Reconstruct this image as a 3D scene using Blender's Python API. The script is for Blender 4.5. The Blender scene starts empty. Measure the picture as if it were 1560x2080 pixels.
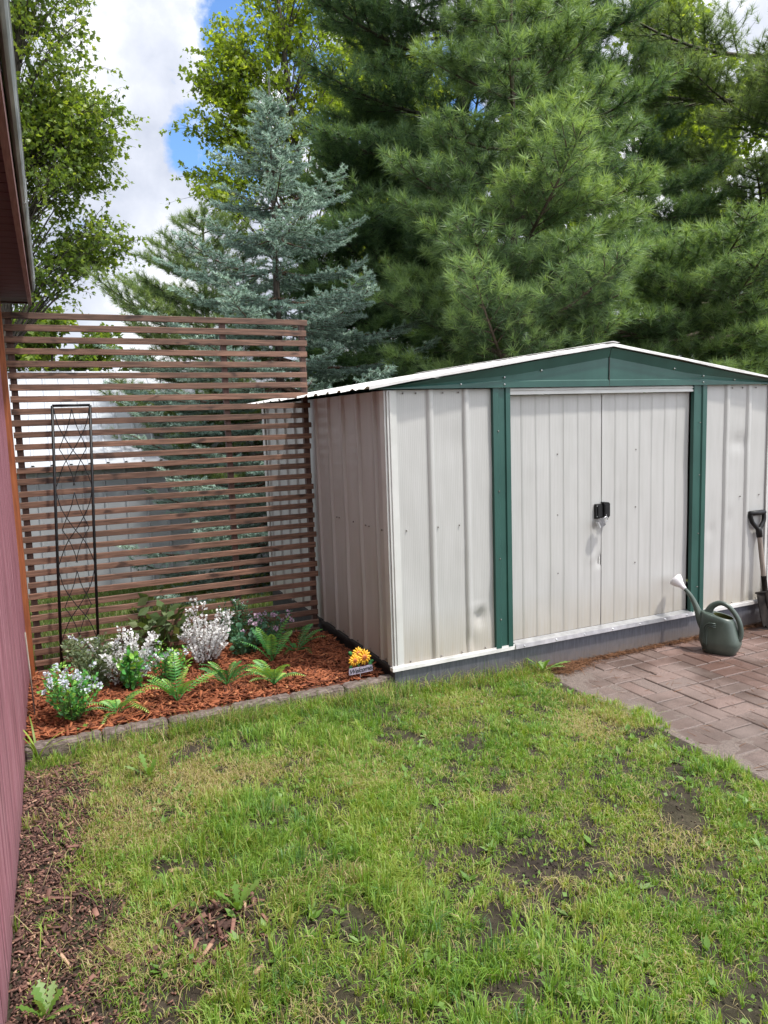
import bpy, math, random
import numpy as np
from mathutils import Vector, Matrix
random.seed(7)
rng = np.random.default_rng(11)
sc = bpy.context.scene
COL = sc.collection
R = math.radians

# ------------------------------------------------------------------ camera
F_PX = 1495.28
CAM = np.array([-1.6953, -3.6422, 1.377])
YAW, PITCH, ROLL = 0.42817, -0.12205, -0.0337
def cam_axes():
    cy, sy = math.cos(YAW), math.sin(YAW)
    fwd = np.array([sy*math.cos(PITCH), cy*math.cos(PITCH), math.sin(PITCH)])
    right = np.array([cy, -sy, 0.0]); up = np.cross(right, fwd)
    c, s = math.cos(ROLL), math.sin(ROLL)
    return c*right+s*up, -s*right+c*up, fwd
RX, UP, FW = cam_axes()
cd = bpy.data.cameras.new('camera'); cam = bpy.data.objects.new('camera', cd); COL.objects.link(cam)
cd.sensor_fit = 'VERTICAL'; cd.sensor_height = 36.0; cd.lens = F_PX/2080*36.0
cd.clip_start = 0.05; cd.clip_end = 2000
M = Matrix.Identity(4)
for i in range(3):
    M[i][0], M[i][1], M[i][2], M[i][3] = RX[i], UP[i], -FW[i], CAM[i]
cam.matrix_world = M
sc.camera = cam
def at(px, py, y=None, z=None):
    d = FW+(px-780)/F_PX*RX-(py-1040)/F_PX*UP
    t = (y-CAM[1])/d[1] if y is not None else (z-CAM[2])/d[2]
    return CAM+t*d

# ------------------------------------------------------------------ tagging
def tag(o, label=None, cat=None, group=None, kind=None):
    if label: o['label'] = label
    if cat: o['category'] = cat
    if group: o['group'] = group
    if kind: o['kind'] = kind
    return o
def thing(name, label, cat, loc=(0, 0, 0), rz=0, group=None):
    o = bpy.data.objects.new(name, None); COL.objects.link(o)
    o.location = tuple(float(v) for v in loc); o.rotation_euler = (0, 0, rz); o.empty_display_size = .1
    return tag(o, label, cat, group)

# ------------------------------------------------------------------ mesh helpers
def npmesh(name, V, Fc, mat, parent=None, tint=None, smooth=False):
    V = np.asarray(V, np.float32).reshape(-1, 3); Fc = np.asarray(Fc, np.int32)
    k = Fc.shape[1]; n = len(Fc)
    me = bpy.data.meshes.new(name)
    me.vertices.add(len(V)); me.vertices.foreach_set('co', V.ravel())
    me.loops.add(n*k); me.loops.foreach_set('vertex_index', Fc.ravel())
    me.polygons.add(n); me.polygons.foreach_set('loop_start', np.arange(0, n*k, k, dtype=np.int32))
    if smooth: me.polygons.foreach_set('use_smooth', np.ones(n, bool))
    if tint is not None:
        a = me.attributes.new('tint', 'FLOAT', 'POINT'); a.data.foreach_set('value', np.asarray(tint, np.float32).ravel())
    me.update(calc_edges=True); me.validate()
    me.materials.append(mat)
    o = bpy.data.objects.new(name, me); COL.objects.link(o); o.parent = parent
    return o

def frame(d):
    d = Vector(d).normalized()
    a = Vector((0, 0, 1)) if abs(d.z) < .9 else Vector((1, 0, 0))
    x = d.cross(a).normalized(); y = d.cross(x)
    return x, y, d

class MB:
    def __init__(s): s.v = []; s.f = []; s.t = []; s.ct = .5; s.m = []; s.cm = 0; s.sm = []; s.cs = False
    def add(s, vs, fs):
        b = len(s.v); s.v += [tuple(map(float, q)) for q in vs]; s.t += [s.ct]*len(vs)
        for f in fs: s.f.append([b+i for i in f]); s.m.append(s.cm); s.sm.append(s.cs)
    def box(s, lo, hi, bev=0.0):
        x0, y0, z0 = lo; x1, y1, z1 = hi
        if bev <= 0:
            s.add([(x0,y0,z0),(x1,y0,z0),(x1,y1,z0),(x0,y1,z0),(x0,y0,z1),(x1,y0,z1),(x1,y1,z1),(x0,y1,z1)],
                  [(3,2,1,0),(4,5,6,7),(0,1,5,4),(1,2,6,5),(2,3,7,6),(3,0,4,7)])
            return
        b = bev
        vs = []
        for z, i in ((z0, b), (z0+b, 0), (z1-b, 0), (z1, b)):
            vs += [(x0+i+b*(i==0)*0, y0+i, z), (x1-i, y0+i, z), (x1-i, y1-i, z), (x0+i, y1-i, z)]
        fs = [(3,2,1,0), (12,13,14,15)]
        for k in range(3):
            o = 4*k
            for j in range(4): fs.append((o+j, o+(j+1) % 4, o+4+(j+1) % 4, o+4+j))
        s.add(vs, fs)
    def obox(s, c, ax, ay, az, hx, hy, hz):
        c = Vector(c); ax, ay, az = Vector(ax)*hx, Vector(ay)*hy, Vector(az)*hz
        s.add([c-ax-ay-az, c+ax-ay-az, c+ax+ay-az, c-ax+ay-az, c-ax-ay+az, c+ax-ay+az, c+ax+ay+az, c-ax+ay+az],
              [(3,2,1,0),(4,5,6,7),(0,1,5,4),(1,2,6,5),(2,3,7,6),(3,0,4,7)])
    def tube(s, pts, rad, n=6, caps=True):
        pts = [Vector(p) for p in pts]
        if not hasattr(rad, '__len__'): rad = [rad]*len(pts)
        vs = []; px = None
        for i, p in enumerate(pts):
            d = (pts[min(i+1, len(pts)-1)]-pts[max(i-1, 0)])
            if d.length < 1e-9: d = Vector((0, 0, 1))
            d.normalize()
            if px is None: x, y, _ = frame(d)
            else:
                x = px-d*px.dot(d)
                x = x.normalized() if x.length > 1e-6 else frame(d)[0]
                y = d.cross(x)
            px = x
            for k in range(n):
                a = 2*math.pi*k/n; vs.append(p+x*(rad[i]*math.cos(a))+y*(rad[i]*math.sin(a)))
        fs = []
        for i in range(len(pts)-1):
            for k in range(n): fs.append((i*n+k, i*n+(k+1) % n, (i+1)*n+(k+1) % n, (i+1)*n+k))
        if caps: fs += [tuple(range(n-1, -1, -1)), tuple(range((len(pts)-1)*n, len(pts)*n))]
        s.add(vs, fs)
    def loft(s, rings, cap0=True, cap1=True):
        n = len(rings[0]); vs = [q for r in rings for q in r]; fs = []
        for i in range(len(rings)-1):
            for k in range(n): fs.append((i*n+k, i*n+(k+1) % n, (i+1)*n+(k+1) % n, (i+1)*n+k))
        if cap0: fs.append(tuple(range(n-1, -1, -1)))
        if cap1: fs.append(tuple(range((len(rings)-1)*n, len(rings)*n)))
        s.add(vs, fs)
    def ball(s, c, r, nu=8, nv=5, sc=(1, 1, 1)):
        rings = []
        for j in range(nv+1):
            th = math.pi*(j+.02)/(nv+.04); 
            rings.append([(c[0]+r*sc[0]*math.sin(th)*math.cos(2*math.pi*k/nu), c[1]+r*sc[1]*math.sin(th)*math.sin(2*math.pi*k/nu), c[2]-r*sc[2]*math.cos(th)) for k in range(nu)])
        s.loft(rings)
    def build(s, name, mats, parent=None, smooth=None):
        me = bpy.data.meshes.new(name); me.from_pydata(s.v, [], s.f); me.update()
        a = me.attributes.new('tint', 'FLOAT', 'POINT'); a.data.foreach_set('value', np.array(s.t, np.float32))
        for m in (mats if isinstance(mats, (list, tuple)) else [mats]): me.materials.append(m)
        me.polygons.foreach_set('material_index', np.array(s.m, np.int32))
        me.polygons.foreach_set('use_smooth', np.array([smooth]*len(s.f) if smooth is not None else s.sm, bool))
        o = bpy.data.objects.new(name, me); COL.objects.link(o); o.parent = parent
        return o

def vnoise(x, y, sc_, seed=0):
    x = np.asarray(x, float)/sc_; y = np.asarray(y, float)/sc_
    xi = np.floor(x).astype(np.int64); yi = np.floor(y).astype(np.int64); fx = x-xi; fy = y-yi
    def h(a, b):
        n = (a*374761393+b*668265263+seed*974634777) & 0x7fffffff
        n = ((n ^ (n >> 13))*1274126177) & 0x7fffffff
        return ((n ^ (n >> 16)) & 0xffff)/65535.0
    fx = fx*fx*(3-2*fx); fy = fy*fy*(3-2*fy)
    return (h(xi, yi)*(1-fx)+h(xi+1, yi)*fx)*(1-fy)+(h(xi, yi+1)*(1-fx)+h(xi+1, yi+1)*fx)*fy

# ------------------------------------------------------------------ materials
def new_mat(name):
    m = bpy.data.materials.new(name); m.use_nodes = True
    nt = m.node_tree; b = nt.nodes['Principled BSDF']
    return m, nt, b
def ramp(nt, stops):
    n = nt.nodes.new('ShaderNodeValToRGB'); e = n.color_ramp.elements
    while len(e) < len(stops): e.new(.5)
    for i, (p, c) in enumerate(stops): e[i].position = p; e[i].color = (*c, 1)
    return n
def noise_node(nt, vec, scale, detail=4, rough=.55):
    n = nt.nodes.new('ShaderNodeTexNoise'); n.inputs['Scale'].default_value = scale
    n.inputs['Detail'].default_value = detail; n.inputs['Roughness'].default_value = rough
    nt.links.new(vec, n.inputs['Vector']); return n
def coords(nt, stretch=(1, 1, 1)):
    tc = nt.nodes.new('ShaderNodeTexCoord'); mp = nt.nodes.new('ShaderNodeMapping')
    mp.inputs['Scale'].default_value = stretch
    nt.links.new(tc.outputs['Object'], mp.inputs['Vector']); return mp.outputs['Vector']
def mixc(nt, fac, a, b, mode='MIX'):
    n = nt.nodes.new('ShaderNodeMix'); n.data_type = 'RGBA'; n.blend_type = mode
    def put(sock, v):
        if isinstance(v, (int, float)): sock.default_value = v
        elif isinstance(v, tuple): sock.default_value = (*v, 1)
        else: nt.links.new(v, sock)
    put(n.inputs[0], fac); put(n.inputs[6], a); put(n.inputs[7], b)
    return n.outputs[2]
def bump(nt, b, height, strength, dist=.002):
    n = nt.nodes.new('ShaderNodeBump'); n.inputs['Strength'].default_value = strength; n.inputs['Distance'].default_value = dist
    nt.links.new(height, n.inputs['Height']); nt.links.new(n.outputs['Normal'], b.inputs['Normal'])
    return n
def pmat(name, c1, c2, scale=8, rough=.6, metal=0, stretch=(1, 1, 1), bstr=0, bscale=60, tint=0, spec=.5, lo=.35, hi=.65, bdist=.002):
    m, nt, b = new_mat(name); v = coords(nt, stretch)
    nz = noise_node(nt, v, scale); rp = ramp(nt, [(lo, c1), (hi, c2)]); nt.links.new(nz.outputs['Fac'], rp.inputs['Fac'])
    col = rp.outputs['Color']
    if tint:
        at_ = nt.nodes.new('ShaderNodeAttribute'); at_.attribute_name = 'tint'
        r2 = ramp(nt, [(0, (1-tint,)*3), (1, (1+tint,)*3)]); nt.links.new(at_.outputs['Fac'], r2.inputs['Fac'])
        col = mixc(nt, 1.0, col, r2.outputs['Color'], 'MULTIPLY')
    nt.links.new(col, b.inputs['Base Color'])
    b.inputs['Roughness'].default_value = rough; b.inputs['Metallic'].default_value = metal
    b.inputs['Specular IOR Level'].default_value = spec
    if bstr:
        n2 = noise_node(nt, v, bscale, 5); bump(nt, b, n2.outputs['Fac'], bstr, bdist)
    return m
def leaf_mat(name, stops, rough=.55, trans=.35, spec=.3, tcol=None):
    """diffuse+translucent leaf, colour by the 'tint' attribute"""
    m, nt, b = new_mat(name)
    a = nt.nodes.new('ShaderNodeAttribute'); a.attribute_name = 'tint'
    rp = ramp(nt, stops); nt.links.new(a.outputs['Fac'], rp.inputs['Fac'])
    nt.links.new(rp.outputs['Color'], b.inputs['Base Color'])
    b.inputs['Roughness'].default_value = rough; b.inputs['Specular IOR Level'].default_value = spec
    if trans:
        t = nt.nodes.new('ShaderNodeBsdfTranslucent')
        nt.links.new(mixc(nt, 1.0, rp.outputs['Color'], tcol or (1.5, 1.45, .6), 'MULTIPLY'), t.inputs['Color'])
        mx = nt.nodes.new('ShaderNodeMixShader'); mx.inputs[0].default_value = trans
        nt.links.new(b.outputs[0], mx.inputs[1]); nt.links.new(t.outputs[0], mx.inputs[2])
        nt.links.new(mx.outputs[0], nt.nodes['Material Output'].inputs['Surface'])
    return m

def shed_white(name, axis):
    m, nt, b = new_mat(name); v = coords(nt)
    st = coords(nt, (6, 6, .6))
    n1 = noise_node(nt, st, 3, 6, .65); r1 = ramp(nt, [(.3, (.40, .397, .382)), (.7, (.455, .452, .440))]); nt.links.new(n1.outputs['Fac'], r1.inputs['Fac'])
    # dirt rising from the bottom edge, broken up by noise
    sx = nt.nodes.new('ShaderNodeSeparateXYZ'); nt.links.new(v, sx.inputs[0])
    n2 = noise_node(nt, coords(nt, (30, 30, 3)), 2, 6, .7)
    mr = nt.nodes.new('ShaderNodeMapRange'); mr.inputs['From Min'].default_value = .30; mr.inputs['From Max'].default_value = 0.0
    nt.links.new(sx.outputs['Z'], mr.inputs['Value'])
    mm = nt.nodes.new('ShaderNodeMath'); mm.operation = 'MULTIPLY'; nt.links.new(mr.outputs[0], mm.inputs[0]); nt.links.new(n2.outputs['Fac'], mm.inputs[1])
    col = mixc(nt, mm.outputs[0], r1.outputs['Color'], (.36, .30, .21))
    n3 = noise_node(nt, v, 150, 2); r3 = ramp(nt, [(.74, (1, 1, 1)), (.80, (.55, .5, .42))]); nt.links.new(n3.outputs['Fac'], r3.inputs['Fac'])
    col = mixc(nt, .55, col, mixc(nt, 1.0, col, r3.outputs['Color'], 'MULTIPLY'))
    nt.links.new(col, b.inputs['Base Color']); b.inputs['Roughness'].default_value = .42; b.inputs['Specular IOR Level'].default_value = .4
    w = nt.nodes.new('ShaderNodeTexWave'); w.bands_direction = axis; w.inputs['Scale'].default_value = 27; w.inputs['Distortion'].default_value = 0
    nt.links.new(v, w.inputs['Vector']); bump(nt, b, w.outputs['Fac'], .22, .0012)
    return m

MAT = {}
MAT['white_x'] = shed_white('painted_panel_front', 'X')
MAT['white_y'] = shed_white('painted_panel_side', 'Y')
MAT['white_trim'] = pmat('white_trim_paint', (.50, .50, .48), (.58, .58, .56), 5, .4, bstr=.05)
MAT['roof_white'] = pmat('roof_white_paint', (.55, .54, .52), (.74, .73, .72), 7, .38, bstr=.1, bscale=30)
MAT['green'] = pmat('dark_green_paint', (.012, .062, .050), (.020, .082, .066), 6, .38, stretch=(1, 1, .5), bstr=.05, bscale=15)
MAT['alu'] = pmat('bare_aluminium', (.55, .56, .58), (.72, .73, .75), 20, .36, metal=.85, bstr=.15, bscale=80)
MAT['base_grey'] = pmat('grey_painted_sill', (.055, .06, .075), (.10, .105, .125), 14, .5, stretch=(6, 6, .7), bstr=.15, bscale=40)
def add_splash(m, z0, z1, col):
    nt = m.node_tree; b = nt.nodes['Principled BSDF']; src = b.inputs['Base Color'].links[0].from_socket; v = coords(nt)
    sx = nt.nodes.new('ShaderNodeSeparateXYZ'); nt.links.new(v, sx.inputs[0])
    mr = nt.nodes.new('ShaderNodeMapRange'); mr.inputs['From Min'].default_value = z1; mr.inputs['From Max'].default_value = z0; nt.links.new(sx.outputs['Z'], mr.inputs['Value'])
    n = noise_node(nt, v, 22, 7, .75); ml = nt.nodes.new('ShaderNodeMath'); ml.operation = 'MULTIPLY'; ml.use_clamp = True; nt.links.new(mr.outputs[0], ml.inputs[0]); nt.links.new(n.outputs['Fac'], ml.inputs[1])
    g = nt.nodes.new('ShaderNodeMath'); g.operation = 'MULTIPLY'; g.use_clamp = True; g.inputs[1].default_value = 1.5; nt.links.new(ml.outputs[0], g.inputs[0])
    nt.links.new(mixc(nt, g.outputs[0], src, col), b.inputs['Base Color'])
add_splash(MAT['base_grey'], -.20, -.06, (.17, .125, .09))
MAT['base_dark'] = pmat('shaded_timber_sill', (.012, .011, .010), (.035, .032, .028), 14, .8, bstr=.3)  # near-black: timber tone with the side base's shadow put into the colour
MAT['black'] = pmat('black_metal', (.005, .005, .0055), (.012, .012, .013), 30, .45, bstr=.1, spec=.3)
MAT['steel'] = pmat('zinc_steel', (.45, .45, .46), (.6, .6, .6), 40, .3, metal=.9)
MAT['lock'] = pmat('dull_lock_steel', (.16, .16, .17), (.24, .24, .25), 90, .4, metal=.5, stretch=(1, 8, 1))
MAT['screw'] = pmat('screw_zinc', (.12, .11, .10), (.35, .33, .31), 60, .45, metal=.6)
MAT['slat'] = pmat('brown_stained_slat', (.066, .032, .020), (.22, .118, .078), 3.2, .72, stretch=(2.2, 40, 40), bstr=.5, bscale=6, tint=.28, lo=.3, hi=.72)
def add_knots(m):
    nt = m.node_tree; b = nt.nodes['Principled BSDF']; src = b.inputs['Base Color'].links[0].from_socket
    n = noise_node(nt, coords(nt, (7, 18, 18)), 1.0, 2, .4); r = ramp(nt, [(.28, (.30, .26, .25)), (.36, (1, 1, 1)), (.64, (1, 1, 1)), (.72, (1.25, 1.22, 1.2))]); nt.links.new(n.outputs['Fac'], r.inputs['Fac'])
    nt.links.new(mixc(nt, 1.0, src, r.outputs['Color'], 'MULTIPLY'), b.inputs['Base Color'])
add_knots(MAT['slat'])
MAT['slat_post'] = pmat('brown_post', (.05, .026, .02), (.095, .052, .04), 3, .75, stretch=(40, 40, 2), bstr=.4, bscale=6)
MAT['cedar'] = pmat('orange_cedar_stain', (.20, .055, .016), (.34, .105, .032), 4, .6, stretch=(25, 25, 1.6), bstr=.35, bscale=8)
def barn_wall_mat():
    m, nt, b = new_mat('faded_red_siding')
    v = coords(nt, (14, 14, .55)); n1 = noise_node(nt, v, 3.2, 8, .68)
    r1 = ramp(nt, [(.28, (.15, .046, .060)), (.5, (.33, .128, .160)), (.74, (.52, .28, .32))]); nt.links.new(n1.outputs['Fac'], r1.inputs['Fac'])
    n2 = noise_node(nt, coords(nt, (60, 60, 1.2)), 2.5, 6, .7); r2 = ramp(nt, [(.30, (.42, .36, .38)), (.42, (.82, .80, .81)), (.6, (1.04, 1.02, 1.03))]); nt.links.new(n2.outputs['Fac'], r2.inputs['Fac'])
    n3 = noise_node(nt, coords(nt, (9, 9, .35)), 2.2, 6, .7); r3 = ramp(nt, [(.36, (.62, .56, .58)), (.5, (1, 1, 1)), (.66, (1.18, 1.2, 1.2))]); nt.links.new(n3.outputs['Fac'], r3.inputs['Fac'])
    c = mixc(nt, 1.0, mixc(nt, 1.0, r1.outputs['Color'], r2.outputs['Color'], 'MULTIPLY'), r3.outputs['Color'], 'MULTIPLY')
    sx = nt.nodes.new('ShaderNodeSeparateXYZ'); nt.links.new(coords(nt), sx.inputs[0])      # soil splash along the foot
    mr = nt.nodes.new('ShaderNodeMapRange'); mr.inputs['From Min'].default_value = .22; mr.inputs['From Max'].default_value = .0; nt.links.new(sx.outputs['Z'], mr.inputs['Value'])
    n5 = noise_node(nt, coords(nt), 26, 6, .75); mm = nt.nodes.new('ShaderNodeMath'); mm.operation = 'MULTIPLY'; nt.links.new(mr.outputs[0], mm.inputs[0]); nt.links.new(n5.outputs['Fac'], mm.inputs[1])
    nt.links.new(mixc(nt, mm.outputs[0], c, (.10, .07, .06)), b.inputs['Base Color'])
    b.inputs['Roughness'].default_value = .75; bump(nt, b, n2.outputs['Fac'], .8, .006)
    return m
MAT['barn'] = barn_wall_mat()
MAT['soffit'] = pmat('dark_red_soffit', (.055, .012, .014), (.095, .024, .026), 5, .7, stretch=(3, 20, 20), bstr=.3, bscale=8)
MAT['fascia'] = pmat('pinkish_brown_fascia', (.20, .10, .095), (.30, .17, .16), 5, .7, stretch=(20, 2, 20), bstr=.3, bscale=8)
MAT['galv'] = pmat('weathered_galvanised', (.18, .19, .19), (.42, .43, .43), 6, .5, metal=.35, stretch=(3, .8, 3), bstr=.1)
MAT['shingle'] = pmat('grey_shingle', (.06, .06, .06), (.13, .12, .12), 30, .9, bstr=.4)
MAT['far_wall'] = pmat('grey_metal_cladding', (.32, .33, .35), (.38, .39, .41), 2, .5, stretch=(1, 1, .4))
MAT['far_roof'] = pmat('pale_metal_roof', (.42, .44, .48), (.50, .52, .56), 2, .45)
def block_mat():
    m, nt, b = new_mat('timber_look_concrete'); v = coords(nt, (3, 12, 12))
    n1 = noise_node(nt, v, 6, 8, .65); r1 = ramp(nt, [(.3, (.055, .040, .034)), (.5, (.125, .095, .082)), (.72, (.25, .205, .185))]); nt.links.new(n1.outputs['Fac'], r1.inputs['Fac'])
    nt.links.new(r1.outputs['Color'], b.inputs['Base Color']); b.inputs['Roughness'].default_value = .85; bump(nt, b, n1.outputs['Fac'], .8, .008); return m
MAT['block'] = block_mat()
def ground_mat():
    m, nt, b = new_mat('lawn_soil'); v = coords(nt)
    n1 = noise_node(nt, v, 9, 8, .7); r1 = ramp(nt, [(.3, (.020, .016, .013)), (.5, (.050, .040, .032)), (.7, (.105, .085, .062))]); nt.links.new(n1.outputs['Fac'], r1.inputs['Fac'])
    n2 = noise_node(nt, v, 1.3, 4); r2 = ramp(nt, [(.40, (0, 0, 0)), (.62, (1, 1, 1))]); nt.links.new(n2.outputs['Fac'], r2.inputs['Fac'])
    n3 = noise_node(nt, v, 60, 4, .7); r3 = ramp(nt, [(.3, (.025, .035, .010)), (.7, (.11, .12, .040))]); nt.links.new(n3.outputs['Fac'], r3.inputs['Fac'])
    # far away the sheet is simply grass-coloured
    sx = nt.nodes.new('ShaderNodeVectorMath'); sx.operation = 'LENGTH'; nt.links.new(v, sx.inputs[0])
    mr = nt.nodes.new('ShaderNodeMapRange'); mr.inputs['From Min'].default_value = 3.5; mr.inputs['From Max'].default_value = 7; nt.links.new(sx.outputs['Value'], mr.inputs['Value'])
    mxf = nt.nodes.new('ShaderNodeMath'); mxf.operation = 'MULTIPLY_ADD'; mxf.use_clamp = True
    nt.links.new(r2.outputs['Color'], mxf.inputs[0]); mxf.inputs[1].default_value = .25; nt.links.new(mr.outputs[0], mxf.inputs[2])
    nt.links.new(mixc(nt, mxf.outputs[0], r1.outputs['Color'], r3.outputs['Color']), b.inputs['Base Color'])
    b.inputs['Roughness'].default_value = .95; b.inputs['Specular IOR Level'].default_value = .15
    bump(nt, b, noise_node(nt, v, 70, 6, .75).outputs['Fac'], 1.0, .012); return m
MAT['ground'] = ground_mat()
MAT['bed'] = pmat('mulch_floor', (.035, .014, .008), (.16, .05, .022), 40, .9, bstr=.8, bscale=60, bdist=.01)
def paver_mat():
    m, nt, b = new_mat('wet_pavers'); v = coords(nt)
    a = nt.nodes.new('ShaderNodeAttribute'); a.attribute_name = 'tint'
    rp = ramp(nt, [(0, (.150, .116, .102)), (.5, (.185, .130, .112)), (1, (.240, .142, .118))]); nt.links.new(a.outputs['Fac'], rp.inputs['Fac'])
    n1 = noise_node(nt, v, 260, 3, .6); r1 = ramp(nt, [(.33, (.55, .55, .55)), (.52, (1, 1, 1)), (.68, (1.35, 1.32, 1.3)), (.74, (2.3, 2.2, 2.2))]); nt.links.new(n1.outputs['Fac'], r1.inputs['Fac'])
    c = mixc(nt, 1.0, rp.outputs['Color'], r1.outputs['Color'], 'MULTIPLY')
    n2 = noise_node(nt, v, 2.1, 5, .6); r2 = ramp(nt, [(.42, (0, 0, 0)), (.60, (1, 1, 1))]); nt.links.new(n2.outputs['Fac'], r2.inputs['Fac'])
    c = mixc(nt, r2.outputs['Color'], c, mixc(nt, 1.0, c, (.55, .50, .47), 'MULTIPLY'))   # wet patches
    # sandy dust washed over the lawn-side edge
    sx = nt.nodes.new('ShaderNodeSeparateXYZ'); nt.links.new(v, sx.inputs[0])
    mr = nt.nodes.new('ShaderNodeMapRange'); mr.inputs['From Min'].default_value = 1.55; mr.inputs['From Max'].default_value = 1.0; nt.links.new(sx.outputs['X'], mr.inputs['Value'])
    n4 = noise_node(nt, v, 5, 6, .7); mm = nt.nodes.new('ShaderNodeMath'); mm.operation = 'MULTIPLY'; nt.links.new(mr.outputs[0], mm.inputs[0]); nt.links.new(n4.outputs['Fac'], mm.inputs[1])
    c = mixc(nt, mm.outputs[0], c, mixc(nt, 1.0, (.135, .108, .095), r1.outputs['Color'], 'MULTIPLY'))
    nt.links.new(c, b.inputs['Base Color'])
    rr = nt.nodes.new('ShaderNodeMapRange'); rr.inputs['To Min'].default_value = .72; rr.inputs['To Max'].default_value = .38; nt.links.new(r2.outputs['Color'], rr.inputs['Value'])
    nt.links.new(rr.outputs[0], b.inputs['Roughness']); bump(nt, b, n1.outputs['Fac'], .55, .003); return m
MAT['paver'] = paver_mat()
MAT['joint'] = pmat('paver_joint_sand', (.045, .036, .031), (.13, .105, .09), 50, .95, bstr=.8, bscale=120, bdist=.006)
MAT['sand'] = pmat('grit', (.080, .062, .053), (.195, .152, .130), 160, .8, bstr=.7, bscale=220, bdist=.004)
MAT['chip'] = leaf_mat('red_mulch_chip', [(0, (.060, .017, .009)), (.45, (.235, .072, .030)), (.85, (.37, .13, .058)), (1, (.46, .22, .10))], .8, 0)
MAT['old_chip'] = leaf_mat('weathered_mulch_chip', [(0, (.032, .019, .015)), (.4, (.105, .055, .043)), (.75, (.24, .125, .095)), (1, (.50, .34, .22))], .85, 0)
MAT['crumb'] = leaf_mat('soil_crumb', [(0, (.020, .016, .014)), (.5, (.060, .048, .038)), (.85, (.16, .12, .085)), (1, (.36, .29, .18))], .9, 0, .2)
MAT['grass'] = leaf_mat('lawn_blades', [(0, (.44, .35, .20)), (.22, (.36, .31, .14)), (.32, (.31, .37, .085)), (.62, (.20, .34, .050)), (.85, (.115, .235, .040)), (1, (.12, .235, .10))], .5, .35, .35)
MAT['far_grass'] = leaf_mat('tall_grass_blades', [(0, (.30, .26, .13)), (.3, (.15, .19, .05)), (1, (.07, .14, .03))], .55, .3)
MAT['weed'] = leaf_mat('weed_leaf', [(0, (.10, .20, .035)), (.6, (.15, .27, .05)), (1, (.26, .36, .16))], .5, .35)
MAT['litter'] = leaf_mat('dry_needle_litter', [(0, (.10, .045, .022)), (1, (.26, .13, .065))], .8, 0)
MAT['fern'] = leaf_mat('fern_leaflet', [(0, (.022, .12, .045)), (.5, (.085, .29, .065)), (1, (.36, .54, .10))], .38, .25, .5)
MAT['stem'] = pmat('green_stem', (.05, .09, .03), (.10, .14, .05), 30, .6)
MAT['twig'] = pmat('brown_twig', (.06, .035, .022), (.13, .08, .05), 30, .8)
MAT['bush_bright'] = leaf_mat('glossy_round_leaf', [(0, (.025, .15, .045)), (.55, (.09, .32, .07)), (1, (.34, .56, .09))], .35, .25, .5)
MAT['bush_blue'] = leaf_mat('blue_green_leaf', [(0, (.03, .10, .06)), (1, (.10, .22, .12))], .45, .25)
MAT['bush_grey'] = leaf_mat('grey_green_leaf', [(0, (.06, .10, .05)), (.6, (.15, .20, .11)), (1, (.32, .36, .22))], .55, .25)
MAT['frost'] = leaf_mat('frosted_white_sprig', [(0, (.55, .55, .55)), (1, (.86, .87, .86))], .7, .2, .2, (1, 1, 1))
MAT['petal_white'] = leaf_mat('white_blue_petals', [(0, (.45, .50, .62)), (1, (.80, .82, .86))], .6, .2, .2, (1, 1, 1))
MAT['petal_pink'] = leaf_mat('pale_mauve_petals', [(0, (.38, .22, .34)), (1, (.66, .52, .62))], .6, .2, .2, (1, 1, 1))
MAT['shrub'] = leaf_mat('dull_shrub_leaf', [(0, (.04, .075, .025)), (.7, (.09, .14, .05)), (1, (.20, .25, .12))], .5, .3)
MAT['lily'] = leaf_mat('strap_leaf', [(0, (.12, .20, .03)), (1, (.30, .40, .07))], .45, .3)
MAT['bark'] = pmat('grey_brown_bark', (.030, .024, .019), (.105, .085, .068), 6, .9, stretch=(6, 6, 1.2), bstr=.8, bscale=5, bdist=.02)
MAT['bark_smooth'] = pmat('brown_young_bark', (.050, .034, .026), (.11, .078, .058), 8, .85, stretch=(5, 5, 2), bstr=.4)
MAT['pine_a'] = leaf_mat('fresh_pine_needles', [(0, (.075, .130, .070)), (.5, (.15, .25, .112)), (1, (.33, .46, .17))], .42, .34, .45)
MAT['pine_b'] = leaf_mat('shaded_pine_needles', [(0, (.060, .115, .066)), (.6, (.115, .205, .10)), (1, (.21, .32, .13))], .45, .38, .4)  # darker copy of the white pine needles, shade put into the colour
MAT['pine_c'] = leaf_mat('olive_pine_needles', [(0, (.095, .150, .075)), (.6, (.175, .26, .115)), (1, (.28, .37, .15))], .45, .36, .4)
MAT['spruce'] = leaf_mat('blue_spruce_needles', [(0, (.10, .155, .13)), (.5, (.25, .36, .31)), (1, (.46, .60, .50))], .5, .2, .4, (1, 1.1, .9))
MAT['oak'] = leaf_mat('mid_green_leaves', [(0, (.085, .145, .030)), (.6, (.18, .265, .050)), (1, (.36, .43, .075))], .42, .52, .45)
MAT['maple'] = leaf_mat('yellow_green_leaves', [(0, (.14, .21, .03)), (.6, (.26, .35, .05)), (1, (.44, .50, .09))], .45, .62, .4)
MAT['can'] = pmat('grey_green_plastic', (.040, .058, .048), (.082, .108, .090), 7, .36, bstr=.12, bscale=60, stretch=(1, 1, .5))
MAT['can_inside'] = pmat('olive_plastic_inside', (.08, .085, .02), (.11, .11, .03), 6, .5)
MAT['rose'] = pmat('white_plastic', (.68, .66, .68), (.76, .75, .76), 8, .4)
MAT['ash'] = pmat('worn_ash_handle', (.17, .14, .115), (.30, .255, .22), 4, .7, stretch=(20, 20, 2), bstr=.3, bscale=8)
MAT['blade'] = pmat('dirty_steel_blade', (.008, .007, .0065), (.028, .023, .020), 14, .85, metal=0, bstr=.3, spec=.08)
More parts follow.
